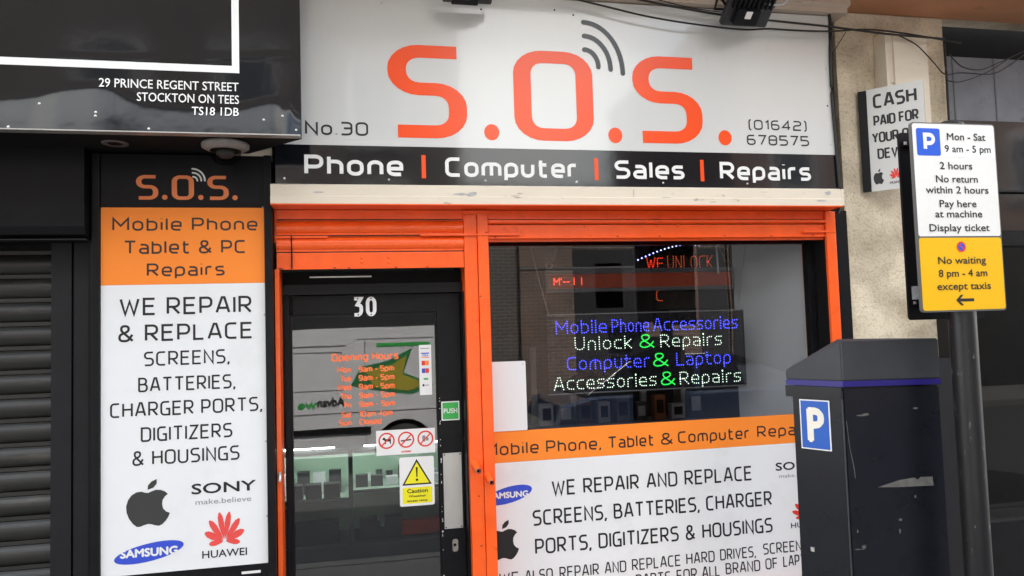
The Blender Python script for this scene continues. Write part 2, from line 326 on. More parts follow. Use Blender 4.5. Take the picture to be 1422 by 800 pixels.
def lettering(mb, text, x0, x1, z0, h, y, wt=.13, wtz=None, r=.24, gap=.3, space=.42, step=.0002):
    "squared stroke letters between x0 and x1, cap height h over baseline z0, on the plane y"
    gl, tw = layout(text, r, gap, space); wz = (wtz or wt)*h; zc = h-wz
    # choose x scale so the outer edges meet x0, x1
    wx = wt*h; sx = (x1-x0-wx)/max(tw, 1e-6) if tw > .01 else h
    for g in gl:
        for k, (pts, cl) in enumerate(g):
            q = [Vector((x0+wx/2+p.x*sx, z0+wz/2+p.y*zc)) for p in pts]
            q = [p for i, p in enumerate(q) if i == 0 or (p-q[i-1]).length > 1e-6]; n = len(q); vs = []
            for i in range(n):
                a = q[i-1] if (i or cl) else None; b = q[(i+1) % n] if (i < n-1 or cl) else None
                d1 = (q[i]-a).normalized() if a else None; d2 = (b-q[i]).normalized() if b else None
                d1 = d1 or d2; d2 = d2 or d1
                t = d1+d2; t = t.normalized() if t.length > 1e-4 else d1
                nr = Vector((-t.y, t.x)); c = max(.42, nr.dot(Vector((-d1.y, d1.x))))
                off = Vector((nr.x*wx/2, nr.y*wz/2))/c
                yy = y-step*(k+.9*i/n); vs += [(q[i].x+off.x, yy, q[i].y+off.y), (q[i].x-off.x, yy, q[i].y-off.y)]
            fs = [(2*i, 2*i+2, 2*i+3, 2*i+1) for i in range(n-1)]
            if cl: fs.append((2*n-2, 0, 1, 2*n-1))
            mb.add(vs, fs)
    return mb
def dots(mb, text, x0, x1, z0, h, y, sp=.011, rad=.0032, r=.4, gap=.3, **k):
    gl, tw = layout(text, r, gap); sx = (x1-x0)/tw
    for g in gl:
        for pts, cl in g:
            q = [Vector((x0+p.x*sx, z0+p.y*h)) for p in pts]
            if cl: q.append(q[0])
            L = sum((q[i+1]-q[i]).length for i in range(len(q)-1)); N = max(1, round(L/sp))
            for j in range(N+(0 if cl else 1)):
                t = L*j/N; i = 0
                while i < len(q)-2 and t > (q[i+1]-q[i]).length: t -= (q[i+1]-q[i]).length; i += 1
                sg = q[i+1]-q[i]; p = q[i]+sg*min(1, t/max(sg.length, 1e-6)); mb.disc(p.x, p.y, y, rad, n=6)
    return mb
_CAP = {}
def fmesh(text, offset=0.0):
    c = bpy.data.curves.new('t', 'FONT'); c.body = text; c.size = 1; c.offset = offset; c.resolution_u = 3; c.fill_mode = 'FRONT'
    o = bpy.data.objects.new('t', c); COL.objects.link(o); dg = bpy.context.evaluated_depsgraph_get(); me = bpy.data.meshes.new_from_object(o.evaluated_get(dg))
    vs = [v.co.copy() for v in me.vertices]; fs = [list(p.vertices) for p in me.polygons]
    bpy.data.objects.remove(o); bpy.data.curves.remove(c); bpy.data.meshes.remove(me); return vs, fs
def ftext(mb, text, x0, x1, z0, h, y, offset=.012, yf=None):
    if 0 not in _CAP: v, _ = fmesh('H'); _CAP[0] = (min(p.y for p in v), max(p.y for p in v))
    lo, hi = _CAP[0]; vs, fs = fmesh(text)
    a, b = min(v.x for v in vs), max(v.x for v in vs); sz = h/(hi-lo); sx = (x1-x0)/(b-a)
    P = [(x0+(v.x-a)*sx, z0+(v.y-lo)*sz) for v in vs]; e = offset*sz*1.15     # heavier weight: the same outline laid slightly apart
    for k, (dx, dz) in enumerate(((0, 0), (e, 0), (-e, 0), (0, e), (0, -e)) if offset else ((0, 0),)):
        mb.add([(x+dx, (yf(x, z) if yf else y)-.00008*k, z+dz) for x, z in P], fs)
    return mb
def words(parent, m, name, items, y, **kw):
    for it in items: q = MB(); lettering(q, *it[:5], y, **dict(kw, **(it[5] if len(it) > 5 else {}))); q.build(name, m, parent)
def fwords(parent, m, name, items, y, offset=.014):
    for it in items: q = MB(); ftext(q, *it[:5], y, offset); q.build(name, m, parent)
def arcband(mb, cx, cz, rx, rz, w, a0, a1, y, n=14):
    vs = []; fs = []
    for i in range(n+1):
        a = math.radians(a0+(a1-a0)*i/n); c, s_ = math.cos(a), math.sin(a)
        vs += [(cx+(rx+w/2)*c, y, cz+(rz+w/2)*s_), (cx+(rx-w/2)*c, y, cz+(rz-w/2)*s_)]
    mb.add(vs, [(2*i, 2*i+1, 2*i+3, 2*i+2) for i in range(n)])
    for a in (a0, a1):
        t = math.radians(a); mb.disc(cx+rx*math.cos(t), cz+rz*math.sin(t), y-.0001, w/2, n=12)
    return mb
APPLE = [(.50,.73),(.57,.76),(.66,.79),(.76,.78),(.85,.74),(.91,.68),(.85,.63),(.80,.55),(.79,.46),(.81,.36),(.87,.29),(.95,.25),(.92,.17),(.86,.08),(.79,.01),(.72,-.02),(.64,0),(.56,.03),(.50,.04),(.42,.02),(.34,-.01),(.27,-.01),(.19,.06),(.11,.18),(.06,.32),(.05,.46),(.09,.60),(.16,.70),(.26,.76),(.36,.77),(.44,.74)]
LEAF = [(.49,.80),(.50,.90),(.57,.98),(.68,1.03),(.68,.93),(.61,.84)]
def fruit(parent, x0, x1, z0, h, y, m):
    mb = MB()
    mb.sheet([(x0+(x1-x0)*(a-.05)/.9, z0+h*(b+.02)/1.05) for a, b in APPLE], y)
    mb.sheet([(x0+(x1-x0)*(a-.05)/.9, z0+h*(b+.02)/1.05) for a, b in LEAF], y-.0002)
    return mb
def flower(mb, cx, cz, w, h, y):
    for i, a in enumerate((-6, 20, 47, 77, 103, 133, 160, 186)):
        t = math.radians(a); L = (.5 if i in (3, 4) else .49 if i in (2, 5) else .46 if i in (1, 6) else .34); wd_ = .1 if i in (0, 7) else .135
        c, s_ = math.cos(t), math.sin(t); pts = []
        for u, v in ((.07, 0), (.3, .6), (.6, 1), (.85, .85), (1, .25), (1, -.25), (.85, -.85), (.6, -1), (.3, -.6)):
            px, pz = u*L, v*wd_*.47; pts.append((cx+(px*c-pz*s_)*w*1.02, cz+(px*s_+pz*c)*h*1.75))
        mb.sheet(pts[::-1], y-.0001*i)
    return mb
def ellipse_logo(parent, cx, cz, a, b, tilt, y):
    t = math.radians(tilt); pts = []
    for i in range(36):
        u, v = a*math.cos(-2*math.pi*i/36), b*math.sin(-2*math.pi*i/36); pts.append((cx+u*math.cos(t)-v*math.sin(t), cz+u*math.sin(t)+v*math.cos(t)))
    MB().sheet(pts, y).build('oval_logo', SAMB, parent)
    mb = MB(); ftext(mb, 'SAMSUNG', cx-a*.8, cx+a*.8, cz-.016*a/.15, .034*a/.15, y-.001, .04)
    mb.build('oval_logo_lettering', INKW, parent)
# ================================================================== SETTING
box('ground', ASPH, None, -60, 60, -60, 40, -.6, -.14, kind='structure')
box('road', ASPH, None, -40, 40, -8.6, -1.85, -.3, -.12, kind='structure')
box('pavement', PAVE, None, -40, 40, -1.72, 0, -.3, 0, kind='structure')
box('kerb', PAVE, None, -40, 40, -1.845, -1.725, -.3, .004, kind='structure')
box('far_pavement', mat('far_paving', (.15, .145, .14), .85), None, -40, 40, -12, -8.62, -.3, 0, kind='structure')

# ------------------------------------------------------------------ phone repair shop building
shop = thing('repair_shop', 'phone repair shop with orange painted shopfront, black glazed door and cream ledge', 'shop', (1.1, 0, 0))
# outer masonry
box('upper_wall', RENDER, shop, -.6, 3.47, .02, .4, 3.54, 6.4)
box('rendered_pillar', RENDER, shop, 2.735, 3.47, 0, .4, 0, 3.54)
box('roof', ROOFT, shop, -.62, 3.6, -.3, 6, 6.4, 6.6)
box('ledge_stub', CREAM, shop, -.60, -.427, -.045, .02, 2.60, 2.665)
box('backing_wall', BLACKM, shop, -.6, 2.73, .03, .35, 2.36, 3.538)
# interior shell
box('interior_floor', FLOORIN, shop, -.9, 2.6, .2, 4.6, 0, .02)
box('interior_ceiling', GREYWALL, shop, -.9, 2.6, .36, 4.6, 2.5, 2.56)
box('interior_back_wall', GREYWALL, shop, -.9, 2.6, 4.6, 4.7, 0, 2.56)
box('interior_side_wall', GREYWALL, shop, 2.56, 2.72, .17, 4.6, 0, 2.56)
MB().prism([(2.235, .41), (2.545, .15), (2.555, .16), (2.245, .42)], .02, 2.5).build('display_return', mat('pale_display_return', (.66, .66, .645), .6, .1, 1.5), shop)
box('interior_side_wall', GREYWALL, shop, -1.0, -.9, .2, 4.6, 0, 2.56)
# dark partition that closes the window display behind the signs
box('display_partition', mat('dark_partition', (.03, .03, .032), .5, .2, 3), shop, .62, 2.2, 1.30, 1.34, .02, 2.5)
# cream ledge in three mouldings, with old chips
led = MB().extr_x([(-.145, 2.372), (-.145, 2.408), (-.138, 2.412), (-.138, 2.462), (-.125, 2.470), (.02, 2.470), (.02, 2.372)], -.425, 2.615).build('cream_ledge', CREAM, shop)
MB().extr_x([(-.149, 2.366), (-.149, 2.3705), (.0, 2.3705), (.0, 2.366)], -.425, 2.62).build('ledge_underboard', ORANGE, shop)
box('ledge_end_cap', CREAM, led, 2.6155, 2.632, -.14, .0, 2.374, 2.466)
chip = mat('bare_grey_wood', (.42, .42, .41), .9, .2, 20)
for (px, py, w_, h_) in ((640, 269.5, .045, .008), (655, 270, .03, .014), (880, 268, .004, .03), (925, 274, .03, .003), (1140, 279, .04, .005), (1150, 268, .02, .012), (443, 267, .03, .004)):
    p = W(px, py, -.14); n_ = 9; pts = []
    for i in range(n_):
        a = -2*math.pi*i/n_; k_ = random.uniform(.6, 1.15); pts.append((p.x+w_*math.cos(a)*k_, p.z+h_*math.sin(a)*k_))
    MB().sheet(pts, -.1392 if p.z > 2.41 else -.1462).build('paint_chip', chip, led)
# cream cornice over the sign board and the timber soffit
MB().extr_x([(-.14, 3.475), (-.14, 3.50), (-.17, 3.512), (-.17, 3.545), (.02, 3.545), (.02, 3.475)], -.6, 2.72).build('upper_cornice', mat('weathered_cream', (.50, .41, .33), .6, .12, 4, .001, 30, dirt=(.25, .17, .13), dirt_scale=8, stretch=(.3, 1, 1)), shop)
sof = MB().box(2.40, 9, -.62, .01, 3.55, 3.60).build('tan_soffit', BROWN, shop)
box('cornice_gutter', BLACK, shop, -.6, 2.395, -.30, -.06, 3.55, 3.66, bv=.008)
box('soffit_edge_board', DKPAINT, shop, 2.40, 9, -.66, -.625, 3.54, 3.72)
box('soffit_lining', CREAM, shop, -.6, 2.398, -.70, .01, 3.67, 3.70)

# door side: shutter slats above door, orange paint
XL, XM0, XM1, XR0, XR1 = -.415, .508, .634, 2.587, 2.648
shb = setp(MB().box(-.425, XR1, .0, .02, 2.20, 2.3655).build('shutter_housing', ORANGE, shop))
def slat_prof(zb, zt, y0, bulge):
    n = 8; pr = [(y0+.02, zt), ]
    for i in range(n+1):
        t = i/n; pr.append((y0-bulge*math.sin(math.pi*t)**.8, zt-.012-(zt-zb-.020)*t))
    pr += [(y0, zb), (y0+.02, zb)]
    return pr
def shutter_slat(zb, zt, x0, x1, y0=-.012, b=.013):
    MB().extr_x(slat_prof(zb, zt, y0, b)[::-1], x0, x1, False).build('shutter_slat', ORANGE, shop)
box('shutter_slat', ORANGE, shop, XL, XM0-.002, -.010, -.001, 2.318, 2.362)
box('shutter_slat', ORANGE, shop, XM1+.002, XR0-.002, -.010, -.001, 2.318, 2.362)
shutter_slat(2.238, 2.314, XL, XM0-.002); shutter_slat(2.156, 2.234, XL, XM0-.002)
dhead = MB().box(XL, XM0-.002, -.016, .02, 2.070, 2.150, bv=.003).build('shutter_bottom_rail', ORANGE, shop)
MB().extr_x([(-.016, 2.314), (-.034, 2.309), (-.034, 2.296), (-.014, 2.290)][::-1], XM1+.002, XR0-.002).build('shutter_slat', ORANGE, shop)
whead = MB().box(XM1+.002, XR0-.002, -.016, .10, 2.219, 2.286, bv=.003).build('shutter_bottom_rail', ORANGE, shop)
box('rail_lip', ORANGE, dhead, XL, XM0-.002, -.021, -.017, 2.068, 2.074)
box('rail_lip', ORANGE, whead, XM1+.002, XR0-.002, -.024, -.017, 2.215, 2.222)
for x in (.04, .075):
    pass
for (px, py) in ((502.4, 358), (502.4, 364), (539, 357), (539, 364), (912, 314), (942, 313)):
    p = W(px, py, -.02); MB().lathe([(.0001, -.004), (.006, -.002), (.007, 0)], (p.x, -.0165 if p.x < .5 else -.0165, p.z), 'Y', 10).build('rivet', ORANGE, dhead if p.x < .5 else whead)
# bolt bar across the post, and the left bar end
barp = MB().box(.285, .80, -.034, -.022, 2.229, 2.238, bv=.002).build('locking_bar', ORANGE, shop)
MB().box(XL, -.17, -.026, -.018, 2.222, 2.232).build('locking_bar', ORANGE, shop)
MB().box(2.44, 2.645, -.034, -.026, 2.238, 2.249).build('locking_bar', ORANGE, shop)
MB().box(-.345, -.34, -.028, -.0165, 2.07, 2.236).build('shutter_slot', BLACKM, shop)
# posts
post = MB().box(XM0, XM1-.058, -.022, .16, 0, 2.362, bv=.004).build('orange_post', ORANGE, shop)
MB().box(XM1-.056, XM1, -.030, .12, 0, 2.361, bv=.004).build('post_guide_channel', ORANGE, post)
box('post_cap', ORANGE, post, XM0-.004, XM1+.004, -.036, -.031, 2.34, 2.358)
jam = MB().box(XR0, XR1, -.03, -.010, 0, 2.358, bv=.003).build('orange_jamb', ORANGE, shop)
box('black_reveal', BLACKM, shop, XR0+.001, XR1, -.0095, .095, 0, 2.218)
box('black_jamb_strip', BLACK, shop, XR1+.002, 2.733, -.015, .1, 0, 2.365)
ljam = box('left_orange_jamb', ORANGE, shop, -.4235, -.403, -.02, .1, 0, 2.07)
MB().tube([(-.413, -.02, 1.09), (-.409, -.045, 1.075), (-.41, -.048, 1.055)], .008, 8).build('bent_bolt', STEEL, ljam)
# dark grime lines where the painted beams meet
GRIME = mat('joint_grime', (.10, .025, .012), .8, .3, 30)
for (xa, xb, z_, y_) in ((XL, XM0-.002, 2.3155, -.0125), (XL, XM0-.002, 2.2355, -.0125), (XL, XM0-.002, 2.1530, -.0125), (XM1+.002, XR0-.002, 2.3155, -.0125), (XM1+.002, XR0-.002, 2.2875, -.0125)):
    MB().box(xa+.004, xb-.004, y_, y_+.012, z_-.0016, z_+.0016).build('grime_line', GRIME, shop)
rg = random.Random(5)
for i in range(16):
    xa, za = (rg.uniform(-.4, .5), 2.0705+rg.uniform(0, .004)) if i < 6 else (rg.uniform(.65, 2.55), 2.2195+rg.uniform(0, .004)) if i < 12 else (rg.uniform(.51, .63), rg.uniform(.6, 2.3))
    n_ = 7; pts = [(xa+rg.uniform(.6, 1)*.008*math.cos(-2*math.pi*k/n_), za+rg.uniform(.5, 1)*.004*math.sin(-2*math.pi*k/n_)) for k in range(n_)]
    MB().sheet(pts, -.0307 if i >= 12 and xa > .578 else -.0227 if i >= 12 else -.0245).build('paint_chip', GRIME, post if i >= 12 else shop)
# pipe bolts on post
for (px, py) in ((663, 652), (681, 668)):
    p = W(px, py, -.05); t = MB().tube([(p.x-.012, -.02, p.z+.03), (p.x-.004, -.045, p.z+.012), (p.x, -.075, p.z)], .020, 12, r2=.015).build('bolt_boss', ORANGE, post)
    MB().tube([(p.x, -.0755, p.z), (p.x+.002, -.088, p.z-.002)], .0125, 12, cap=False).build('bolt_sleeve', STEEL, t)
    MB().tube([(p.x, -.0758, p.z), (p.x+.001, -.0775, p.z)], .010, 12).build('bolt_hole', BLACKM, t)
# door
YD = .15
door = thing_door = MB().box(-.355, .379, YD-.018, YD+.03, 1.848, 1.945, bv=.002).build('door', BLACK, shop, label='black half-glazed door numbered 30')
box('door_stile', BLACK, door, -.400, -.372, YD-.02, YD+.03, 0, 1.945, bv=.002)
dst = MB().box(.372, .497, YD-.022, YD+.03, 0, 1.945, bv=.003).build('door_stile', BLACK, door)
box('door_bottom_rail', BLACK, door, -.37, .371, YD-.018, YD+.03, 0, .22)
MB().box(-.3715, .3715, YD+.002, YD+.008, .22, 1.848).build('door_pane', GLASSD, door)
for a in ((-.3715, -.362, .22, 1.848), (.362, .3715, .22, 1.848)):
    box('glazing_bead', BLACK, door, a[0], a[1], YD-.012, YD+.001, a[2], a[3])
box('glazing_bead', BLACK, door, -.3615, .3615, YD-.012, YD+.001, 1.838, 1.8475)
# worn edge flecks of stile
for i in range(26):
    z = random.uniform(.3, 1.4); box('paint_fleck', WHITE, dst, .3735+random.uniform(0, .003), .3765+random.uniform(0, .004), YD-.0228, YD-.0222, z, z+random.uniform(.003, .014))
box('transom_rail', BLACK, shop, -.402, .506, .09, YD+.03, 1.948, 2.0)
box('transom_board', BLACKM, shop, -.402, .506, .13, YD+.03, 2.002, 2.068)
MB().box(-.27, .04, .124, .128, 2.036, 2.043).build('transom_highlight', STEEL, shop)  # thin bright strip added as the highlight streak on the transom board
box('door_frame', BLACK, shop, .4985, .507, .03, YD+.04, 0, 1.946)
box('threshold', PAVE, shop, -.402, .507, 0.0, YD, 0.001, .05)
# door number
nb = MB()
GN = [arc for arc in ()]
def fat(mb, text, x0, x1, z0, h, y, wt): return lettering(mb, text, x0, x1, z0, h, y, wt, r=.5, gap=.26)
nb = MB(); fat(nb, '#', -.059, -.006, 1.833, .101, YD-.030, .18); a = nb
n3 = a.build('door_number', WHITE, door)
nb = MB(); fat(nb, '0', .008, .062, 1.833, .101, YD-.030, .18); nb.build('door_number', WHITE, door)
sc = MB()
for (x, z) in ((-.032, 1.925), (-.03, 1.842), (.035, 1.925), (.035, 1.842)): sc.disc(x, z, YD-.0305, .004, n=8)
sc.build('number_screw', INK, door)
# door stickers and lettering
yd = YD-.0005
oh = []; VOH = mat('orange_red_vinyl', (1, .19, .05), .4, .02)
words(door, VOH, 'opening_hours_lettering', [('Opening Hours', -.171, .171, 1.606, .040)], yd, wt=.2, gap=.27)
for i, (d, t, x1_, z) in enumerate((('Mon', '9am - 5pm', .146, 1.546), ('Tue', '9am - 5pm', .148, 1.501), ('Wed', '9am - 5pm', .148, 1.456), ('Thu', '9am - 5pm', .148, 1.411), ('Fri', '9am - 5pm', .148, 1.366), ('Sat', '10am 4pm', .135, 1.316), ('Sun', 'Closed', .077, 1.276))):
    wd0 = {'Mon': -.143, 'Tue': -.128, 'Wed': -.143, 'Thu': -.131, 'Fri': -.11, 'Sat': -.126, 'Sun': -.139}[d]
    words(door, VOH, 'opening_hours_lettering', [(d, wd0, -.073, z, .031), (t, -.036, x1_, z, .031)], yd, wt=.2, gap=.26)
cs = MB().sheet([(.277, 1.675), (.341, 1.675), (.341, 1.413), (.277, 1.413)][::1], yd).build('card_sticker', PAPER, door)
for (z0, z1, mm, x0, x1) in ((1.628, 1.634, SAMB, .288, .330), (1.607, 1.611, BANNER, .288, .330), (1.568, 1.592, SIGNRED, .290, .308), (1.568, 1.592, BANNER, .309, .327), (1.528, 1.552, SAMB, .290, .308), (1.528, 1.552, SIGNRED, .309, .327), (1.492, 1.502, GREEN, .298, .322), (1.458, 1.470, INK, .292, .302), (1.462, 1.466, GREYT, .306, .326), (1.655, 1.659, GREYT, .284, .332)):
    MB().sheet([(x0, z1), (x1, z1), (x1, z0), (x0, z0)], yd-.0006).build('card_mark', mm, door)
mb = MB(); ftext(mb, 'VISA', .292, .326, 1.615, .010, yd-.0006, .02); mb.build('card_lettering', SAMB, door)
ps = MB().rrect(.385, .480, 1.277, 1.376, YD-.0235, .004).build('push_sticker', PAPER, door)
MB().rrect(.391, .474, 1.283, 1.370, YD-.0241, .002).build('push_sticker_panel', GREEN, door)
mb = MB(); ftext(mb, 'PUSH', .397, .468, 1.315, .024, YD-.0247, .02); mb.build('push_lettering', INKW, door)
MB().box(.387, .483, YD-.0255, YD-.0225, .720, 1.108).build('push_plate', STEEL, door)
sc = MB()
for (x, z) in ((.394, 1.100), (.476, 1.100), (.394, .728), (.476, .728)): sc.disc(x, z, YD-.0262, .004, n=8)
sc.build('plate_screw', INK, door)
lh = MB(); lh.rrect(.425, .455, .60, .665, YD-.0228, .012); lh.build('latch_scar', mat('worn_metal', (.3, .28, .25), .5, .3, 60, metal=.5), door)
MB().disc(.438, .635, YD-.0234, .008).build('latch_hole', BLACKM, door)
MB().sheet([(.047, 1.241), (.350, 1.241), (.350, 1.113), (.047, 1.113)], yd).build('notice_sticker', PAPER, door)
ic = MB()
for i, cx in enumerate((.100, .200, .300)):
    ic.ring(cx, 1.187, yd-.0006, .034, .042)
    a = math.radians(45); ic.add([(cx+s*.036*math.cos(a)+o_*.0035*math.sin(a), yd-.0009, 1.187+s*.036*math.sin(a)-o_*.0035*math.cos(a)) for s, o_ in ((-1, -1), (-1, 1), (1, 1), (1, -1))], [(0, 1, 2, 3)])
ic.build('prohibition_ring', SIGNRED, door)
ic = MB()       # dog, cigarette, food
ic.sheet([(.078, 1.196), (.083, 1.203), (.090, 1.205), (.094, 1.196), (.118, 1.196), (.124, 1.204), (.122, 1.192), (.122, 1.170), (.117, 1.170), (.115, 1.183), (.098, 1.183), (.096, 1.170), (.091, 1.170), (.090, 1.188), (.084, 1.191)], yd-.0003)
ic.sheet([(.172, 1.185), (.226, 1.190), (.226, 1.183), (.172, 1.178)], yd-.0003)
ic.build('notice_pictogram', INK, door)
ic = MB().rrect(.284, .300, 1.172, 1.204, yd-.0003, .004); ic.rrect(.303, .316, 1.176, 1.192, yd-.0003, .003); ic.build('notice_pictogram', GREYT, door)
ic = MB(); ftext(ic, 'NO SMOKING', .176, .224, 1.122, .009, yd-.0006, .03); ic.build('notice_lettering', SIGNRED, door)
MB().rrect(.162, .341, .845, 1.096, yd, .010).build('caution_sticker', PAPER, door)
MB().sheet([(.2515, 1.085), (.328, .952), (.175, .952)], yd-.0006).build('warning_triangle', INK, door)
MB().sheet([(.2515, 1.068), (.315, .960), (.188, .960)], yd-.0012).build('warning_triangle_face', YEL, door)
ex = MB().sheet([(.2465, 1.043), (.2565, 1.043), (.2545, .992), (.2485, .992)], yd-.0018); ex.disc(.2515, .978, yd-.0018, .0065); ex.build('exclamation_mark', INK, door)
MB().rrect(.176, .328, .858, .940, yd-.0006, .004).build('caution_panel', YEL, door)
fwords(door, INK, 'caution_lettering', [('Caution', .200, .305, .912, .020), ('Wheelchair', .207, .296, .890, .011), ('access ramp', .199, .303, .867, .011)], yd-.0012, .02)

# shop window and its vinyl
YG = .1
win = MB().box(XM1-.01, 2.58, YG, YG+.006, .05, 2.25).build('window_pane', GLASSW, shop, label='large shop window with posters across its lower half')
for a in ((2.545, 2.586, YG-.003, YG+.07, .0, 2.218),):
    box('window_frame', BLACK, shop, *a)
box('window_frame', BLACK, shop, XM1, 2.544, YG+.01, YG+.05, 2.19, 2.218)
box('stall_riser', ORANGE, shop, XM1+.002, XR0-.002, .02, .14, 0, .20)
yw = YG-.0015
MB().sheet([(XM1+.001, 1.207), (2.560, 1.207), (2.560, 1.044), (XM1+.001, 1.044)], yw).build('orange_banner_poster', BANNER, win)
MB().sheet([(XM1+.001, 1.0435), (2.560, 1.0435), (2.560, .205), (XM1+.001, .205)], yw).build('white_poster', WHITEP, win)
yp = yw-.0008
for t, a, b, z in (('Mobile', .60, .894, 1.083), ('Phone,', .935, 1.240, 1.081), ('Tablet', 1.281, 1.545, 1.081), ('&', 1.587, 1.659, 1.082), ('Computer', 1.688, 2.120, 1.085), ('Repairs', 2.168, 2.539, 1.087)):
    words(win, INK, 'banner_lettering', [(t, a, b, z, .064)], yp, wt=.13)
for t, a, b, z, h in (('WE REPAIR AND REPLACE', .958, 2.124, .852, .081), ('SCREENS, BATTERIES, CHARGER', .849, 2.239, .704, .081), ('PORTS, DIGITIZERS & HOUSINGS', .857, 2.235, .555, .081)):
    words(win, INK, 'poster_lettering', [(t, a, b, z, h)], yp, wt=.13, space=.5)
for t, a, b, z in (('WE', .66, .765, .417), ('ALSO', .797, .949, .417), ('REPAIR', .985, 1.204, .418), ('AND', 1.235, 1.358, .419), ('REPLACE', 1.390, 1.673, .421), ('HARD', 1.705, 1.874, .424), ('DRIVES,', 1.907, 2.123, .427), ('SCREENS', 2.169, 2.450, .435),
                   ('PARTS', 1.41, 1.61, .338), ('FOR', 1.645, 1.765, .340), ('ALL', 1.795, 1.902, .343), ('BRAND', 1.936, 2.147, .349), ('OF', 2.179, 2.255, .352), ('LAPTOPS', 2.289, 2.54, .356)):
    words(win, INK, 'poster_lettering', [(t, a, b, z, .061)], yp, wt=.12)
fruit(win, .600, .771, .542, .205, yp, INK).build('fruit_logo', INK, win)
ellipse_logo(win, .725, .875, .128, .042, 12, yp)
tb = MB(); ftext(tb, 'SONY', 2.273, 2.535, .895, .042, yp, .02); tb.build('logo_lettering', INK, win)
tb = MB(); ftext(tb, 'make.believe', 2.290, 2.530, .852, .021, yp, 0); tb.build('logo_lettering', GREYT, win)
flower(MB(), 2.455, .628, .21, .115, yp).build('petal_logo', SIGNRED, win)
tb = MB(); ftext(tb, 'HUAWEI', 2.350, 2.555, .567, .028, yp, .01); tb.build('logo_lettering', INK, win)

# ------------------------------------------------------------------ fascia sign
YF = -.1
fs = thing('fascia_sign', 'wide white and black shop fascia reading S.O.S. above the orange shopfront', 'sign', (1.1, YF, 2.47))
box('white_board', WHITEB, fs, -.5, 2.620, YF, YF+.03, 2.668, 3.468)
box('black_board', BLACKG, fs, -.405, 2.616, YF-.001, YF+.03, 2.4715, 2.6675)
yf = YF-.0012
for t, a, b in (('S', .135, .531), ('O', .776, 1.203), ('S', 1.426, 1.821)):
    MB().add([], []); lettering(MB(), t, a, b, 2.713, .475, yf, .195, wtz=.138, r=.22)
    q = MB(); lettering(q, t, a, b, 2.713, .475, yf, .195, wtz=.138, r=.22); q.build('sign_letter', ORANGE_PRINT, fs)
for (px, py) in ((683, 183.7), (854.5, 188), (1006.9, 191.4)):
    p = W(px, py, yf); MB().disc(p.x, p.z, yf, .039, .042).build('sign_full_stop', ORANGE_PRINT, fs)
for (a, b) in (((810, 31), (865, 102)), ((811, 50), (848, 96.5)), ((811.5, 69), (831, 93))):
    p, q_ = W(*a, yf), W(*b, yf); MB_ = arcband(MB(), p.x, q_.z, q_.x-p.x, p.z-q_.z, .026, 0, 90, yf-.0002, 18); MB_.build('signal_arc', mat('arc_ink', (.008, .009, .013), .25, .05), fs)
words(fs, INK, 'sign_lettering', [('No.30', -.265, .036, 2.717, .068), ('(01642)', 2.093, 2.449, 2.800, .056), ('678575', 2.079, 2.459, 2.714, .058)], yf, wt=.145)
yb = YF-.0022
words(fs, INKW, 'sign_lettering', [('Phone', -.271, .203, 2.518, .101), ('Computer', .412, 1.103, 2.518, .099), ('Sales', 1.307, 1.701, 2.518, .098), ('Repairs', 1.908, 2.459, 2.518, .099)], yb, wt=.18)
for x in (.294, 1.196, 1.794): MB().sheet([(x, 2.626), (x+.021, 2.626), (x+.021, 2.509), (x, 2.509)], yb).build('divider_bar', ORANGE_PRINT, fs)
def screw(px, py, y, parent, m=STEEL, r=.006):
    p = W(px, py, y); MB().lathe([(.0001, -.003), (r*.8, -.0022), (r, 0)], (p.x, y, p.z), 'Y', 12).build('screw_cap', m, parent)
for (px, py, m_) in ((394.8, 247.7, WHITE), (540, 249.4, STEEL), (674, 250.8, STEEL), (800.8, 252.6, WHITE), (921, 254, STEEL), (1038, 255, STEEL)): screw(px, py, YF-.0012, fs, m_)
for (px, py) in ((530, 4), (668, 13), (796, 21), (1147, 95), (1149, 147), (1153, 201), (770, 14)): screw(px, py, YF-.0002, fs, STEEL if px in (530, 1147, 1153) else BLACKM, .005)

# ------------------------------------------------------------------ pilaster sign
YP = -.05
pil = thing('pilaster_sign', 'tall narrow poster sign in black, orange and white left of the door', 'sign', (-.84, YP, .2))
box('sign_frame', BLACK, pil, -.464, -.428, YP-.02, .05, 0, 2.62, bv=.003)
box('sign_frame', BLACK, pil, -1.225, -1.190, YP-.012, .05, 0, 2.62, bv=.003)
box('sign_backing', BLACKM, pil, -1.188, -.466, YP+.003, .05, 0, 2.62)
box('black_panel', BLACK, pil, -1.188, -.466, YP, YP+.0025, 2.367, 2.60)
box('orange_panel', BANNER, pil, -1.188, -.466, YP, YP+.0025, 2.004, 2.3665)
box('white_panel', WHITEP, pil, -1.188, -.466, YP, YP+.0025, .682, 2.0035)
box('lower_black_panel', BLACK, pil, -1.188, -.466, YP, YP+.0025, .3, .6815)
yq = YP-.0008
for t, a, b in (('S', -1.037, -.940), ('O', -.881, -.782), ('S', -.723, -.626)):
    q = MB(); lettering(q, t, a, b, 2.404, .117, yq, .2, wtz=.14, r=.22); q.build('sign_letter', RUST_PRINT, pil)
for (px, py) in ((228.8, 274), (278.9, 274.2), (326.4, 274.6)):
    p = W(px, py, yq); MB().disc(p.x, p.z, yq, .012).build('sign_full_stop', RUST_PRINT, pil)
for (a, b) in (((267, 234.5), (284.5, 251)), ((267.5, 240), (279.5, 251)), ((268, 245.5), (274, 251))):
    p, q_ = W(*a, yq), W(*b, yq); arcband(MB(), p.x, q_.z, q_.x-p.x, p.z-q_.z, .008, 0, 90, yq-.0002, 10).build('signal_arc', INKW, pil)
DBP = mat('dark_brown_print', (.022, .012, .014), .5)
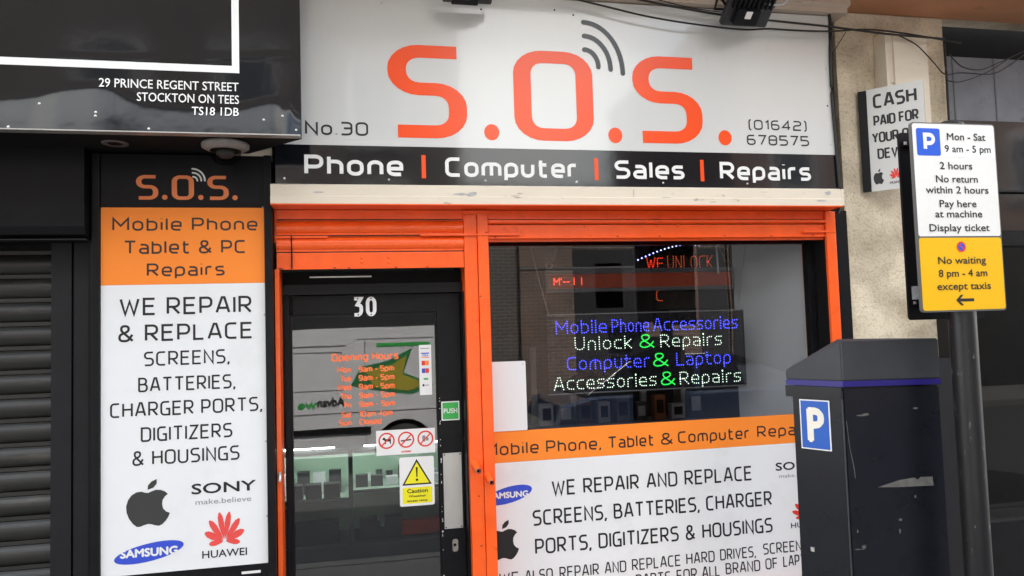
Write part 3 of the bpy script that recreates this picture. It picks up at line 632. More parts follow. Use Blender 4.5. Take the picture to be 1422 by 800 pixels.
for t, a, b, z, h in (('Mobile Phone', -1.139, -.497, 2.257, .062), ('Tablet & PC', -1.090, -.552, 2.148, .063), ('Repairs', -.991, -.648, 2.042, .061), ): words(pil, DBP, 'panel_lettering', [(t, a, b, z, h)], yq, wt=.14)
for t, a, b, z, h in (('WE REPAIR', -1.109, -.527, 1.861, .082), ('& REPLACE', -1.114, -.524, 1.739, .079)): words(pil, INK, 'panel_lettering', [(t, a, b, z, h)], yq, wt=.135)
for t, a, b, z in (('SCREENS,', -1.005, -.630, 1.625), ('BATTERIES,', -1.030, -.605, 1.506), ('CHARGER PORTS,', -1.149, -.485, 1.394), ('DIGITIZERS', -1.019, -.620, 1.278), ('& HOUSINGS', -1.055, -.589, 1.171)): words(pil, INK, 'panel_lettering', [(t, a, b, z, .067)], yq, wt=.125)
fruit(pil, -1.082, -.896, .893, .213, yq, INK).build('fruit_logo', mat('charcoal_logo', (.03, .03, .03), .5), pil)
ellipse_logo(pil, -.985, .777, .15, .040, 10, yq)
tb = MB(); ftext(tb, 'SONY', -.801, -.519, 1.025, .045, yq, .02); tb.build('logo_lettering', INK, pil)
tb = MB(); ftext(tb, 'make.believe', -.785, -.539, .975, .024, yq, 0); tb.build('logo_lettering', GREYT, pil)
flower(MB(), -.659, .800, .196, .155, yq).build('petal_logo', mat('petal_red', (.75, .07, .06), .4), pil)
tb = MB(); ftext(tb, 'HUAWEI', -.757, -.561, .728, .033, yq, .012); tb.build('logo_lettering', INK, pil)
tb = MB().box(-.585, -.50, yq-.0004, yq, .640, .652); tb.build('panel_rule', INKW, pil)
for z in (2.37, 1.85, 1.25, .9): MB().lathe([(.0001, -.003), (.004, -.002), (.005, 0)], (-.4705, YP-.0, z), 'Y', 8).build('screw_cap', STEEL, pil)

# ------------------------------------------------------------------ neighbour on the left: black shop
ls = thing('black_shop', 'black shopfront left of the poster sign with shutter down under overhanging board', 'shop', (-2.2, 0, 0))
Y29 = -.4
ZB = [(-3.2, 2.75), (-2.4, 2.80), (-1.9, 2.77), (-1.455, 2.780), (-1.336, 2.793), (-1.232, 2.824), (-1.102, 2.840), (-1.036, 2.836), (-.953, 2.788), (-.886, 2.767), (-.801, 2.761), (-.716, 2.757), (-.629, 2.757), (-.515, 2.767), (-.426, 2.792), (-.372, 2.803), (-.327, 2.786), (-.300, 2.743), (-.273, 2.706), (-.25, 2.66)]
def zb(x):
    for (a, za), (b, zb_) in zip(ZB, ZB[1:]):
        if a <= x <= b: t = (x-a)/(b-a); return za+(zb_-za)*t
    return ZB[0][1] if x < ZB[0][0] else ZB[-1][1]
def ysurf(x, z):  # lower face bent outward, shaped so it mirrors sky as a grey zone
    d = zb(x)-z; k = .20; s_ = .012; sp = math.log1p(math.exp(min(30, d/s_)))*s_
    ridge = -.0016*math.exp(-((z-2.985-.035*math.sin(x*2.2+1))/.018)**2)
    return Y29+.025-k*sp+ridge
bd = MB(); NX, NZ = 130, 90; x0, x1, z0, z1 = -3.2, -.262, 2.629, 4.0; vs = []
zs = [z0+(3.12-z0)*i/70 for i in range(71)]+[3.12+(z1-3.12)*i/19 for i in range(1, 20)]
for j, z in enumerate(zs):
    for i in range(NX): x = x0+(x1-x0)*i/(NX-1); vs.append((x, ysurf(x, z), z))
bd.add(vs, [(j*NX+i, j*NX+i+1, (j+1)*NX+i+1, (j+1)*NX+i) for j in range(len(zs)-1) for i in range(NX-1)], True)
# thickness: back and splayed return
b29 = thing('address_board', 'glossy black overhanging sign board with white outline and address lettering', 'sign', (-1.5, Y29, 2.63))
bd.build('board_face', BOARD29, b29)
MB().prism([(-3.2, -.365), (-.262, -.365), (-.262, -.34), (-.575, .0), (-3.2, .0)], 2.632, 4.0).build('board_box', BLACKM, b29)
box('board_edge_trim', STEEL, b29, -3.2, -.262, -.418, -.366, 2.6265, 2.6315)
off = .0025
def strip29(xa, xb, za, zb_):
    m_ = MB(); nx = max(1, int((xb-xa)/.05)); nz_ = max(1, int((zb_-za)/.05)); v = [(xa+(xb-xa)*i/nx, ysurf(xa+(xb-xa)*i/nx, za+(zb_-za)*j/nz_)-off, za+(zb_-za)*j/nz_) for j in range(nz_+1) for i in range(nx+1)]
    return m_.add(v, [(j*(nx+1)+i, j*(nx+1)+i+1, (j+1)*(nx+1)+i+1, (j+1)*(nx+1)+i) for j in range(nz_) for i in range(nx)])
strip29(-3.1, -.521, 2.911, 2.943).build('white_outline', INKW, b29); strip29(-.552, -.521, 2.9435, 3.9).build('white_outline', INKW, b29)
for t, a, b, z in (('29 PRINCE REGENT STREET', -1.088, -.525, 2.8295), ('STOCKTON ON TEES', -.939, -.524, 2.7725), ('TS18 1DB', -.718, -.524, 2.716)): q = MB(); ftext(q, t, a, b, z, .0375, 0, .006, yf=lambda x, z_: ysurf(x, z_)-.0035); q.build('address_lettering', INKW, b29)
for x, z in ((-1.314, 2.746), (-1.094, 2.712), (-1.094, 2.695), (-.887, 2.647), (-.339, 2.721), (-.418, 2.700), (-.282, 2.660), (-1.422, 2.640)):
    y = ysurf(x, z); MB().lathe([(.0001, -.004), (.0045, -.003), (.006, 0)], (x, y, z), 'Y', 10).build('screw_cap', STEEL, b29)
# soffit downlight
p = W(155, 188, -.25)
dl = MB().lathe([(.030, 2.626-2.629), (.055, 2.624-2.629), (.056, .0)], (-1.08, -.20, 2.632), 'Z', 24); dl.build('recessed_downlight', mat('dull_fitting', (.10, .085, .075), .5), b29)
# shutter
box('upper_wall', BLACKM, ls, -6, -.61, .03, .4, 2.5, 6.6)
box('backing_wall', BLACKM, ls, -6, -1.0, .135, .4, 0, 2.499)
box('backing_wall', BLACKM, ls, -1.0, -.428, .052, .2, 0, 2.6)
hb = MB(); prf = [(.05, 2.64), (.05, 2.215), (-.06, 2.215), (-.10, 2.235), (-.115, 2.27), (-.12, 2.32), (-.12, 2.64)]
hb.extr_x(prf[::-1], -3.2, -1.235).build('shutter_box', BLACK, ls)
box('shutter_box_lip', DKPAINT, ls, -3.2, -1.232, -.108, -.062, 2.209, 2.2145)
sh = MB().box(-3.2, -1.43, .115, .13, 0, 2.213).build('roller_shutter', BLACKM, ls)
z = 2.183; me0 = None; k = 0
while z > .3:
    z2 = z-.112
    if me0 is None:
        n = 10; pr = [(.115, .0), (.098, .0), (.098, -.018), (.106, -.020)]
        for i in range(n+1): t = i/n; pr.append((.106-.030*math.sin(math.pi*(t*.92+.04))**.7, -.022-.086*t))
        pr += [(.115, -.110)]
        o0 = MB().extr_x([(y, zz+z) for y, zz in pr][::-1], -3.2, -1.431, False).build('shutter_slat', SHUT, sh); me0 = o0
    else:
        c = me0.copy(); COL.objects.link(c); c.parent = sh; c.location = (0, 0, z-2.183)
    z = z2
box('shutter_guide', DKPAINT, ls, -1.429, -1.343, .04, .12, 0, 2.213)
box('shutter_guide', DKPAINT, ls, -1.335, -1.25, .045, .12, 0, 2.213)
box('shutter_guide_gap', BLACKM, ls, -1.342, -1.336, .06, .12, 0, 2.213)
box('door_post', BLACK, ls, -1.248, -1.228, -.03, .12, 0, 2.213)
# cctv
cc = thing('security_camera', 'small white dome security camera under the black sign board', 'security camera', (-.60, -.20, 2.63))
MB().lathe([(.0001, 0), (.100, 0), (.104, -.006), (.102, -.020), (.080, -.032), (.067, -.034)], (-.605, -.245, 2.6285), 'Z', 32).build('housing', mat('cctv_white', (.24, .225, .21), .4, .1, 20, dirt=(.2, .18, .16), dirt_scale=20), cc)
MB().lathe([(.067, -.034), (.066, -.048), (.060, -.066), (.047, -.084), (.028, -.095), (.0001, -.100)], (-.605, -.245, 2.6285), 'Z', 32).build('dome', glass('dome_glass', 2.1, (.6, .6, .6)), cc)
MB().lathe([(.0001, -.030), (.036, -.032), (.042, -.05), (.024, -.066), (.0001, -.070)], (-.605, -.245, 2.6285), 'Z', 16).build('lens_unit', mat('lens_grey', (.12, .115, .11), .3), cc)

# ------------------------------------------------------------------ pillar things, right
wb = thing('wall_box', 'cream cable cover box high on the rendered pillar', 'cover', (3.12, 0, 2.9))
MB().box(2.985, 3.26, -.10, .0, 2.80, 3.40, bv=.004).build('cover', CREAM, wb)
MB().box(3.03, 3.255, -.112, -.1005, 2.83, 3.38, bv=.003).build('lid', CREAM, wb)
fr = plane_frame((2.881, -.05, 0), (.69, -.72))
cs_ = thing('cash_sign', 'white bracketed sign reading cash paid, angled off the rendered pillar', 'sign', (2.95, -.1, 2.47))
MB(fr).box(0, .289, 0, .012, 2.470, 3.065).build('panel', WHITEB, cs_)
MB(fr).box(-.045, -.001, -.004, .02, 2.472, 3.062).build('mounting_strip', BLACK, cs_)
MB(fr).box(-.043, -.02, .021, .11, 2.50, 3.03).build('bracket', BLACK, cs_)
MB(fr).box(.29, .2915, -.001, .013, 2.469, 3.066).build('edge_trim', STEEL, cs_)
tb = MB(fr)
for t, a, b, z, h in (('CASH', .032, .255, 2.948, .082), ('PAID FOR', .029, .259, 2.845, .062), ('YOUR OLD', .017, .27, 2.748, .061), ('DEVICES', .040, .262, 2.652, .061)): q = MB(fr); lettering(q, t, a, b, z, h, -.001, .17); q.build('lettering', INK, cs_)
q = MB(fr); q.sheet([(.013+.053*(a-.05)/.9, 2.507+.09*(b+.02)/1.05) for a, b in APPLE], -.001); q.sheet([(.013+.053*(a-.05)/.9, 2.507+.09*(b+.02)/1.05) for a, b in LEAF], -.0012); q.build('fruit_logo', INK, cs_)
flower(MB(fr), .130, 2.538, .075, .06, -.001).build('petal_logo', SIGNRED, cs_)
q = MB(fr); ftext(q, 'HUAWEI', .096, .165, 2.502, .014, -.001, .02); q.build('logo_lettering', INK, cs_)
q = MB(fr); ftext(q, 'SONY', .19, .265, 2.53, .022, -.001, .02); q.build('logo_lettering', INK, cs_)

# floodlights
def flood(label, x0, x1, yf_, yb_, z0, z1, tilt, full=True):
    cx, cy, cz = (x0+x1)/2, (yf_+yb_)/2, (z0+z1)/2
    t = thing('floodlight', label, 'floodlight', (cx, cy, cz))
    Fm = Matrix.Translation((cx, cy, cz)) @ Matrix.Rotation(math.radians(tilt), 4, 'X'); hw = (x1-x0)/2
    MB(Fm).box(-hw, hw, -.11, .11, -.022, .02, bv=.012).build('housing', mat('flood_black', (.02, .021, .024), .4, .2, 12, .0005, 60, dirt=(.09, .09, .09), dirt_scale=20), t)
    fn = MB(Fm)
    for i in range(9): x = -hw*.8+hw*1.6*i/8; fn.box(x-.004, x+.004, -.10, -.0, -.040, -.0225)
    fn.build('cooling_fins', BLACK, t)
    MB(Fm).box(-.085, .05, .0, .085, -.058, -.0225, bv=.008).build('driver_box', BLACK, t)
    MB(Fm).box(-.035, .0, .005, .045, -.0595, -.0583).build('rating_label', PAPER, t)
    MB(Fm).tube([(-hw-.008, 0, 0), (-hw-.008, 0, .1), (-hw+.02, .10, .14), (hw-.02, .10, .14), (hw+.008, 0, .1), (hw+.008, 0, 0)], .008, 6).build('bracket', BLACK, t)
    return t
flood('black floodlight with a white rating label above the right of the fascia', 1.885, 2.150, -.42, -.18, 3.37, 3.44, -38)
flood('black floodlight cut off by the top of the photo, middle of the fascia', .405, .655, -.40, -.2, 3.40, 3.45, -20)
def cable(label, pts, r=.005, Y=-.16, group=None, name='cable', m=CABLE):
    P = [W(a, b, c[0] if c else Y) for a, b, *c in pts]; q = []
    for i in range(len(P)-1):
        p0 = P[max(i-1, 0)]; p1, p2 = P[i], P[i+1]; p3 = P[min(i+2, len(P)-1)]
        for k in range(6):
            t = k/6; q.append(.5*((2*p1)+(p2-p0)*t+(2*p0-5*p1+4*p2-p3)*t*t+(3*p1-3*p2+p3-p0)*t**3))
    q.append(P[-1]); o = MB().tube(q, r, 6).build(name, m, None, label=label, cat='cable'); return o
cable('black cable sagging across the top of the white fascia', [(780, -6), (845, 10), (900, 23), (960, 33), (1030, 41), (1066, 40), (1100, 42), (1152, 43.5), (1205, 41), (1260, 47), (1312, 56), (1335, 60)])
cable('black cable passing behind the right floodlight to the pillar', [(872, -4), (940, 10), (1012, 22), (1085, 30), (1152, 37), (1230, 47), (1312, 54)], .006)
cable('thin black cable below the right floodlight cable, left part', [(900, -4), (960, 11), (1012, 18)], .003)
cable('thick black cable running down the edge between fascia and pillar', [(1151, 18), (1154, 40), (1153, 70), (1155, 130), (1160, 190), (1164, 240), (1167, 280), (1164, 296)], .008, -.11)
cable('thin wire looping down the pillar to the grey neighbouring fascia', [(1175, 44), (1165, 60), (1156, 75)], .0025)
cable('thin wire from the cable cover box over to the right shop', [(1245, 48), (1272, 62), (1295, 85), (1312, 103), (1335, 101), (1375, 103), (1400, 92), (1440, 62)], .0035, -.14)
cable('slack wire hanging across the grey right-hand fascia', [(1318, 75), (1335, 92), (1360, 97), (1385, 88), (1425, 70), (1440, 66)], .0035, -.12)
cable('lowest slack wire on the grey right-hand fascia', [(1316, 112), (1330, 114), (1350, 109), (1375, 98), (1400, 82)], .003, -.1)
cable('black cable clipped up the right edge of the pillar', [(1311, 60), (1314, 100), (1318, 170), (1322, 240)], .007, -.03)
cable('pale flex of the right floodlight', [(1062, 5), (1075, 7), (1088, 6), (1096, -4)], .006, -.33, m=mat('grey_flex', (.4, .4, .4), .5))

# ------------------------------------------------------------------ neighbour on the right
rs = thing('dark_shop', 'dark shopfront right of the rendered pillar behind the parking sign', 'shop', (5, 0, 0))
box('grey_fascia', GREYBLUE, rs, 3.474, 8, .04, .1, 2.93, 3.33)
for x in (3.56, 3.86, 4.2, 4.7, 5.2): box('fascia_joint', mat('fascia_gap', (.13, .14, .16), .7), rs, x, x+.008, .036, .039, 2.93, 3.33)
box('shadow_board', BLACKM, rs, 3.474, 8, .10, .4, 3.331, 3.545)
box('fascia_backing', BLACKM, rs, 3.48, 8, .11, .4, 2.3, 3.33)
box('black_fascia', BLACKG, rs, 3.474, 8, .02, .09, 2.50, 2.928)
box('fascia_bead', DKPAINT, rs, 3.474, 8, -.01, .02, 2.485, 2.497)
box('black_fascia', BLACKG, rs, 3.474, 8, .03, .09, 2.25, 2.483)
box('window_head', BLACK, rs, 3.474, 8, .03, .10, 2.16, 2.248)
box('pilaster_plinth', DKPAINT, rs, 3.20, 3.299, -.088, -.002, 0, 1.5)
box('shop_pilaster', DKPAINT, rs, 3.30, 3.472, -.09, -.002, 0, 2.40, bv=.003)
box('pilaster_edge_highlight', mat('grey_edge_highlight', (.09, .09, .09), .4), rs, 3.462, 3.474, -.1, -.091, 0, 2.4)  # lighter strip added as the highlight along the pilaster edge
MB().box(3.56, 8, .10, .106, .5, 2.16).build('window_pane', GLASSN, rs)
box('window_frame', BLACK, rs, 3.476, 3.558, .04, .14, 0, 2.158)
box('window_frame', BLACK, rs, 4.55, 4.62, .05, .14, .5, 2.158)
box('stall_riser', BLACK, rs, 3.56, 8, .06, .14, 0, .498)
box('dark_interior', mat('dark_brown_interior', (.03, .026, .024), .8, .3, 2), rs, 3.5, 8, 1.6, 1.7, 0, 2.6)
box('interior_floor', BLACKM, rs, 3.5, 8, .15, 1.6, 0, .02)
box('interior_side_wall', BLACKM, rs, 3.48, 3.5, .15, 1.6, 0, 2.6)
box('upper_wall', RENDER, rs, 3.48, 9, .05, .4, 3.66, 6.4)

# ------------------------------------------------------------------ parking sign post
YS = -1.35
sp = thing('sign_post', 'worn black steel post carrying the parking sign, right of the ticket machine', 'post', (2.262, -1.30, 0))
MB().tube([(2.257, -1.30, 0), (2.257, -1.30, 1.2), (2.257, -1.30, 2.49)], .048, 24).build('pole', POLE, sp)
MB().lathe([(.055, 0), (.055, .03), (.049, .045)], (2.257, -1.30, .0), 'Z', 24).build('base_collar', POLE, sp)
MB().lathe([(.048, 0), (.03, .012), (.0001, .016)], (2.257, -1.30, 2.49), 'Z', 24).build('cap', BLACKM, sp)
ps_ = thing('parking_sign', 'white and yellow parking restriction sign on black post, Mon to Sat', 'sign', (2.225, YS, 1.765))
MB().rrect(2.037, 2.413, 1.760, 2.482, YS+.0015, .014, .010).build('sign_plate', mat('sign_grey_edge', (.12, .12, .12), .4), ps_)
MB().rrect(2.043, 2.408, 2.046, 2.477, YS, .010).build('white_face', SIGNWHITE, ps_)
MB().rrect(2.043, 2.408, 1.766, 2.040, YS, .010).build('yellow_face', SIGNYEL, ps_)
MB().rrect(2.059, 2.163, 2.354, 2.459, YS-.0006, .008).build('blue_symbol', SIGNBLUE, ps_)
MB().rrect(2.168, 2.404, 2.350, 2.404, YS-.0004, .004).build('white_patch', mat('clean_white_patch', (.86, .86, .85), .3), ps_)
q = MB(); lettering(q, 'P', 2.088, 2.140, 2.372, .070, YS-.0012, .22, r=.6); q.build('symbol_letter', INKW, ps_)
tb = MB(); y_ = YS-.0010
for t, a, b, z in (('Mon - Sat', 2.194, 2.366, 2.416), ('9 am - 5 pm', 2.181, 2.387, 2.369), ('2 hours', 2.154, 2.298, 2.303), ('No return', 2.134, 2.319, 2.252), ('within 2 hours', 2.087, 2.364, 2.210), ('Pay here', 2.143, 2.306, 2.157), ('at machine', 2.121, 2.329, 2.118), ('Display ticket', 2.092, 2.358, 2.065),
                   ('No waiting', 2.121, 2.332, 1.941), ('8 pm - 4 am', 2.120, 2.334, 1.892), ('except taxis', 2.110, 2.346, 1.843)):
    fwords(ps_, INK, 'lettering', [(t, a, b, z, .0265)], y_, .014)
tb.sheet([(2.188, 1.803), (2.210, 1.823), (2.222, 1.823), (2.207, 1.8085), (2.268, 1.8085), (2.268, 1.7975), (2.207, 1.7975), (2.222, 1.783), (2.210, 1.783)], y_)
tb.build('arrow', INK, ps_)
MB().ring(2.226, 2.005, y_, .0145, .020).build('roundel_ring', SIGNRED, ps_); MB().disc(2.226, 2.005, y_+.0004, .0150).build('roundel_face', SIGNBLUE, ps_)
MB().add([(2.214, y_-.0005, 2.016), (2.217, y_-.0005, 2.0185), (2.238, y_-.0005, 1.995), (2.235, y_-.0005, 1.992)], [(0, 1, 2, 3)]).build('roundel_bar', SIGNRED, ps_)
for z in (2.42, 1.83): box('clamp', STEEL, ps_, 2.21, 2.30, -1.3375, -1.25, z-.012, z+.012)
bs = thing('rear_sign_plate', 'black back of a second sign plate behind the white parking sign', 'sign', (2.28, -1.2, 1.73))
MB().rrect(2.105, 2.455, 1.732, 2.482, -1.205, .014, .010).build('plate', BLACK, bs)
MB().sheet([(2.121, 1.866), (2.166, 1.866), (2.166, 1.813), (2.121, 1.813)], -1.2062).build('maker_label', mat('silver_label', (.45, .46, .46), .4, .3, 60), bs)
for z in (2.434, 1.80): MB().box(2.118, 2.44, -1.222, -1.2055, z-.010, z+.010).build('channel', BLACK, bs); 
for z in (2.434, 1.80): MB().box(2.112, 2.121, -1.228, -1.2225, z-.006, z+.006).build('clip', STEEL, bs)

# ------------------------------------------------------------------ ticket machine
A = Vector((1.901, -1.05)); dB = Vector((.98, -.2)).normalized(); dC = Vector((-.482, .876)).normalized()
Bp = A+dB*.398; Cp = A+dC*.221; Ep = Bp+dC*.30+dB*.05; Dp = Cp+dB*.30+Vector((.02, .17))
tm = thing('ticket_machine', 'black pay and display parking machine in front of the right of the window', 'parking machine', (2.05, -.95, 0))
poly = [tuple(A), tuple(Bp), tuple(Ep), tuple(Dp), tuple(Cp)]
def bevprism(poly, z0, z1, bv):
    bm = bmesh.new(); n = len(poly); v0 = [bm.verts.new((x, y, z0)) for x, y in poly]; v1 = [bm.verts.new((x, y, z1 if not callable(z1) else z1(x, y))) for x, y in poly]
    bm.faces.new(v0[::-1]); bm.faces.new(v1)
    for i in range(n): bm.faces.new((v0[i], v0[(i+1) % n], v1[(i+1) % n], v1[i]))
    bmesh.ops.bevel(bm, geom=bm.edges[:], offset=bv, segments=2, affect='EDGES'); bm.verts.index_update()
    mb = MB().add([v.co.copy() for v in bm.verts], [[v.index for v in f.verts] for f in bm.faces]); bm.free(); return mb
bevprism(poly, .02, 1.466, .006).build('cabinet', DKMETER, tm)
def grow(k):
    c = sum((Vector(p) for p in poly), Vector((0, 0)))/5
    return [tuple(Vector(p)+(Vector(p)-c).normalized()*k) for p in poly]
g1 = grow(.006); g1[4] = tuple(Cp+dC*.022+Vector((-.004, 0)));  g1[0] = tuple(A+Vector((0, -.004)))
bevprism(g1, 1.492, lambda x, y: 1.655 if (Vector((x, y))-Cp).length > .12 else 1.530, .005).build('sloping_cap', CAPMETER, tm)
g2 = list(g1); bevprism(g2, 1.4675, 1.4915, .002).build('purple_band', mat('purple_band', (.014, .009, .16), .35), tm)
# skirt below the band on the front-left face
fC = plane_frame((A.x, A.y, 0), dC); fB = plane_frame((A.x, A.y, 0), dB)
nC = Vector((-dC.y, dC.x, 0))
skirt = MB().add([], [])
# direction outwards of the left face
outw = Vector((-dC.y, dC.x)) if Vector((-dC.y, dC.x)).dot(Vector((-1, -.4))) > 0 else Vector((dC.y, -dC.x))
def onface(u, z, o_): p = A+dC*u+outw*o_; return (p.x, p.y, z)
def facebox(mb, u0, u1, z0, z1, o0, o1):
    v = [onface(u, z, o_) for o_ in (o0, o1) for u, z in ((u0, z0), (u1, z0), (u1, z1), (u0, z1))]
    return mb.add(v, [(0, 1, 2, 3), (4, 7, 6, 5), (0, 4, 5, 1), (1, 5, 6, 2), (2, 6, 7, 3), (3, 7, 4, 0)])
facebox(MB(), .0, .243, 1.420, 1.4665, .001, .010).build('front_lip', DKMETER, tm)
facebox(MB(), .056, .186, 1.203, 1.410, .001, .004).build('parking_plate', PAPER, tm)
facebox(MB(), .061, .181, 1.208, 1.405, .0042, .0048).build('parking_plate_face', mat('plate_blue', (.01, .09, .42), .35), tm)
fl = Matrix.Identity(4); dd = -dC; yv = Vector((0, 0, 1)).cross(Vector((dd.x, dd.y, 0)))
P0_ = A+dC*.181+outw*.0052
for i in range(3): fl[i][0] = (dd.x, dd.y, 0)[i]; fl[i][1] = yv[i]; fl[i][2] = (0, 0, 1)[i]; fl[i][3] = (P0_.x, P0_.y, 0)[i]
q = MB(fl); ftext(q, 'P', .032, .094, 1.240, .132, 0, .03); q.build('parking_plate_letter', mat('cream_print', (.75, .72, .62), .4), tm)
facebox(MB(), -.001, .004, .3, 1.45, .001, .005).build('door_seam', CAPMETER, tm)
facebox(MB(), .152, .168, .778, .795, .001, .007).build('keyhole', STEEL, tm)
def strip(pts, o_=.0015): return MB(fB).add([(u, -o_, z) for u, z in pts], [list(range(len(pts)))])
tape = mat('torn_sticker', (.11, .108, .10), .6, .25, 40)
strip([(.120, 1.062), (.21, 1.088), (.27, 1.096), (.285, 1.088), (.295, 1.098), (.345, 1.098), (.346, 1.062), (.20, 1.060)]).build('torn_sticker', tape, tm)
for u, z, w_, h_ in ((.075, 1.352, .03, .004), (.09, 1.356, .02, .006), (.292, 1.374, .012, .006), (.05, .826, .012, .012), (.03, .818, .02, .003), (.205, .93, .01, .008), (.27, 1.02, .006, .01), (.20, .885, .004, .014), (.03, .89, .004, .008)):
    pts = [(u+w_*math.cos(-2*math.pi*i/7)*random.uniform(.5, 1), z+h_*math.sin(-2*math.pi*i/7)*random.uniform(.5, 1)) for i in range(7)]; strip(pts).build('scuff', tape, tm)
strip([(.010, 1.33), (.018, 1.22), (.030, 1.15), (.034, 1.10), (.032, 1.10), (.027, 1.15), (.016, 1.22), (.008, 1.33)]).build('scratch', tape, tm)

# ------------------------------------------------------------------ signs hanging in the window
YL = .22
lt = thing('led_sign', 'black hanging LED sign of four text lines in the shop window', 'LED sign', (1.58, YL, 1.38))
box('panel', mat('led_panel_black', (.012, .012, .014), .25, .2, 8), lt, .994, 2.178, YL, YL+.03, 1.378, 1.812)
fb = MB().box(.990, 2.182, YL-.006, YL+.032, 1.812, 1.818); fb.box(.990, 2.182, YL-.006, YL+.032, 1.372, 1.378); fb.build('frame_rail', mat('dull_aluminium', (.3, .3, .3), .4, metal=.6), lt)
fb = MB().box(2.178, 2.184, YL-.005, YL+.03, 1.378, 1.812).build('frame_stile', BLACK, lt)
yl = YL-.003
def ledline(words, z, m_):
    q = MB()
    for t, a, b, m2 in words:
        if m2 is m_: dots(q, t, a, b, z, .066, yl, .0132, .0034)
    q.build('led_lettering', m_, lt)
    for t, a, b, m2 in words:
        if m2 is not m_: q = MB(); dots(q, t, a, b, z, .070, yl, .0095, .0046); q.build('led_lettering', m2, lt)
ledline([('Mobile', 1.045, 1.335, LEDB), ('Phone', 1.372, 1.590, LEDB), ('Accessories', 1.622, 2.141, LEDB)], 1.711, LEDB)
ledline([('Unlock', 1.151, 1.481, LEDW), ('&', 1.535, 1.618, LEDG), ('Repairs', 1.661, 2.036, LEDW)], 1.617, LEDW)
ledline([('Computer', 1.103, 1.583, LEDB), ('&', 1.613, 1.699, LEDG), ('Laptop', 1.754, 2.086, LEDB)], 1.508, LEDB)
ledline([('Accessories', 1.023, 1.621, LEDW), ('&', 1.655, 1.736, LEDG), ('Repairs', 1.770, 2.146, LEDW)], 1.400, LEDW)
sc_ = thing('scrolling_display', 'long thin red scrolling LED display hanging above the four-line LED sign', 'LED sign', (1.6, .32, 1.95))
fm = mat('grey_display_frame', (.12, .12, .125), .4, .1, metal=.3)
q = MB().box(1.018, 2.190, .32, .37, 2.050, 2.078); q.box(1.018, 2.190, .32, .37, 1.945, 1.966); q.box(1.018, 1.046, .32, .37, 1.967, 2.049); q.box(2.175, 2.190, .32, .37, 1.967, 2.049); q.build('frame', fm, sc_)
box('red_lens', mat('dark_red_lens', (.24, .035, .012), .3, .15, 25, emit=.05), sc_, 1.047, 2.174, .328, .36, 1.967, 2.049)
q = MB(); dots(q, "M'--", 1.07, 1.16, 1.99, .036, .326, .0075, .0028); dots(q, "I I", 1.19, 1.235, 1.99, .036, .326, .0075, .0028); q.build('led_lettering', mat('bright_red_led', (1, .06, .02), .5, 0, emit=1.0), sc_)
ar = thing('unlock_sign', 'half lit LED sign with a blue arc of dots behind the red display', 'LED sign', (1.9, .45, 1.83))
box('acrylic_panel', mat('smoked_panel', (.02, .018, .018), .2, .2), ar, 1.60, 2.235, .452, .470, 1.83, 2.30)
q = MB()
for i in range(17):
    t = i/16; px = 886+(971-886)*t; py = 361-21.5*math.sin(math.pi*.5*min(1, t*1.15))+(.8 if t > .93 else 0); p = W(px, py, .448); q.disc(p.x, p.z, .448, .0045, n=6)
q.build('blue_led_arc', mat('cool_blue_led', (.35, .4, 1), .5, 0, emit=2), ar)
q = MB(); dots(q, 'WE', 1.690, 1.790, 2.08, .068, .448, .012, .004, r=.1); q.build('led_lettering', LEDR, ar)
q = MB(); dots(q, 'UNLOCK', 1.825, 2.120, 2.083, .075, .448, .012, .0032); q.build('led_lettering', LEDO, ar)
q = MB(); dots(q, 'C', 1.744, 1.778, 1.888, .064, .448, .012, .004); q.build('led_lettering', LEDO, ar)
wpn = thing('window_card', 'plain white sheet fixed to the window at the lower left', 'card', (.74, .095, 1.2))
MB().rrect(XM1+.002, .836, 1.208, 1.573, YG-.006, .006, .004).build('card', WHITEP, wpn)
MB().disc(.822, 1.555, YG-.0066, .004, n=8).build('rivet', STEEL, wpn)
CHAIN = mat('chain_metal', (.5, .48, .42), .35, metal=.7)
def chain(label, a, b, Ya, Yb):
    p, q_ = W(*a, Ya), W(*b, Yb); L = (q_-p).length; n = int(L/.014); m_ = MB()
    for i in range(n):
        c = p+(q_-p)*((i+.5)/n); d = (q_-p).normalized()*.0085; s_ = Vector((.0035, 0, 0)) if i % 2 else Vector((0, .0035, 0))
        m_.tube([c-d, c-d*.4+s_, c+d*.4+s_, c+d], .0014, 4, False); m_.tube([c-d, c-d*.4-s_, c+d*.4-s_, c+d], .0014, 4, False)
    m_.build('chain', CHAIN, None, label=label, cat='chain')
chain('thin chain slanting down to the left corner of the LED sign', (734.5, 336), (761.5, 437), .2, .235)
chain('thin chain down to the right corner of the LED sign', (1036, 336), (1024, 429), .2, .235)
chain('short chain with a ring at its lower end, upper left of window', (778, 335), (765, 365), .3, .32)
chain('short chain with a hook beside the white rod', (997, 340), (1008, 364), .3, .32)
p = W(762.5, 369, .32); MB().tube([(p.x+.019*math.cos(t*math.pi/9), .32, p.z+.019*math.sin(t*math.pi/9)) for t in range(19)], .0025, 6, False).build('chain_ring', CHAIN, None, label='small metal ring hanging at the left of the red display', cat='ring')
a, b = W(994, 333, .3), W(997.5, 380, .3); MB().tube([a, b], .006, 8).build('hanging_rod', WHITE, None, label='pale hanging rod in front of the right end of the red display', cat='rod')

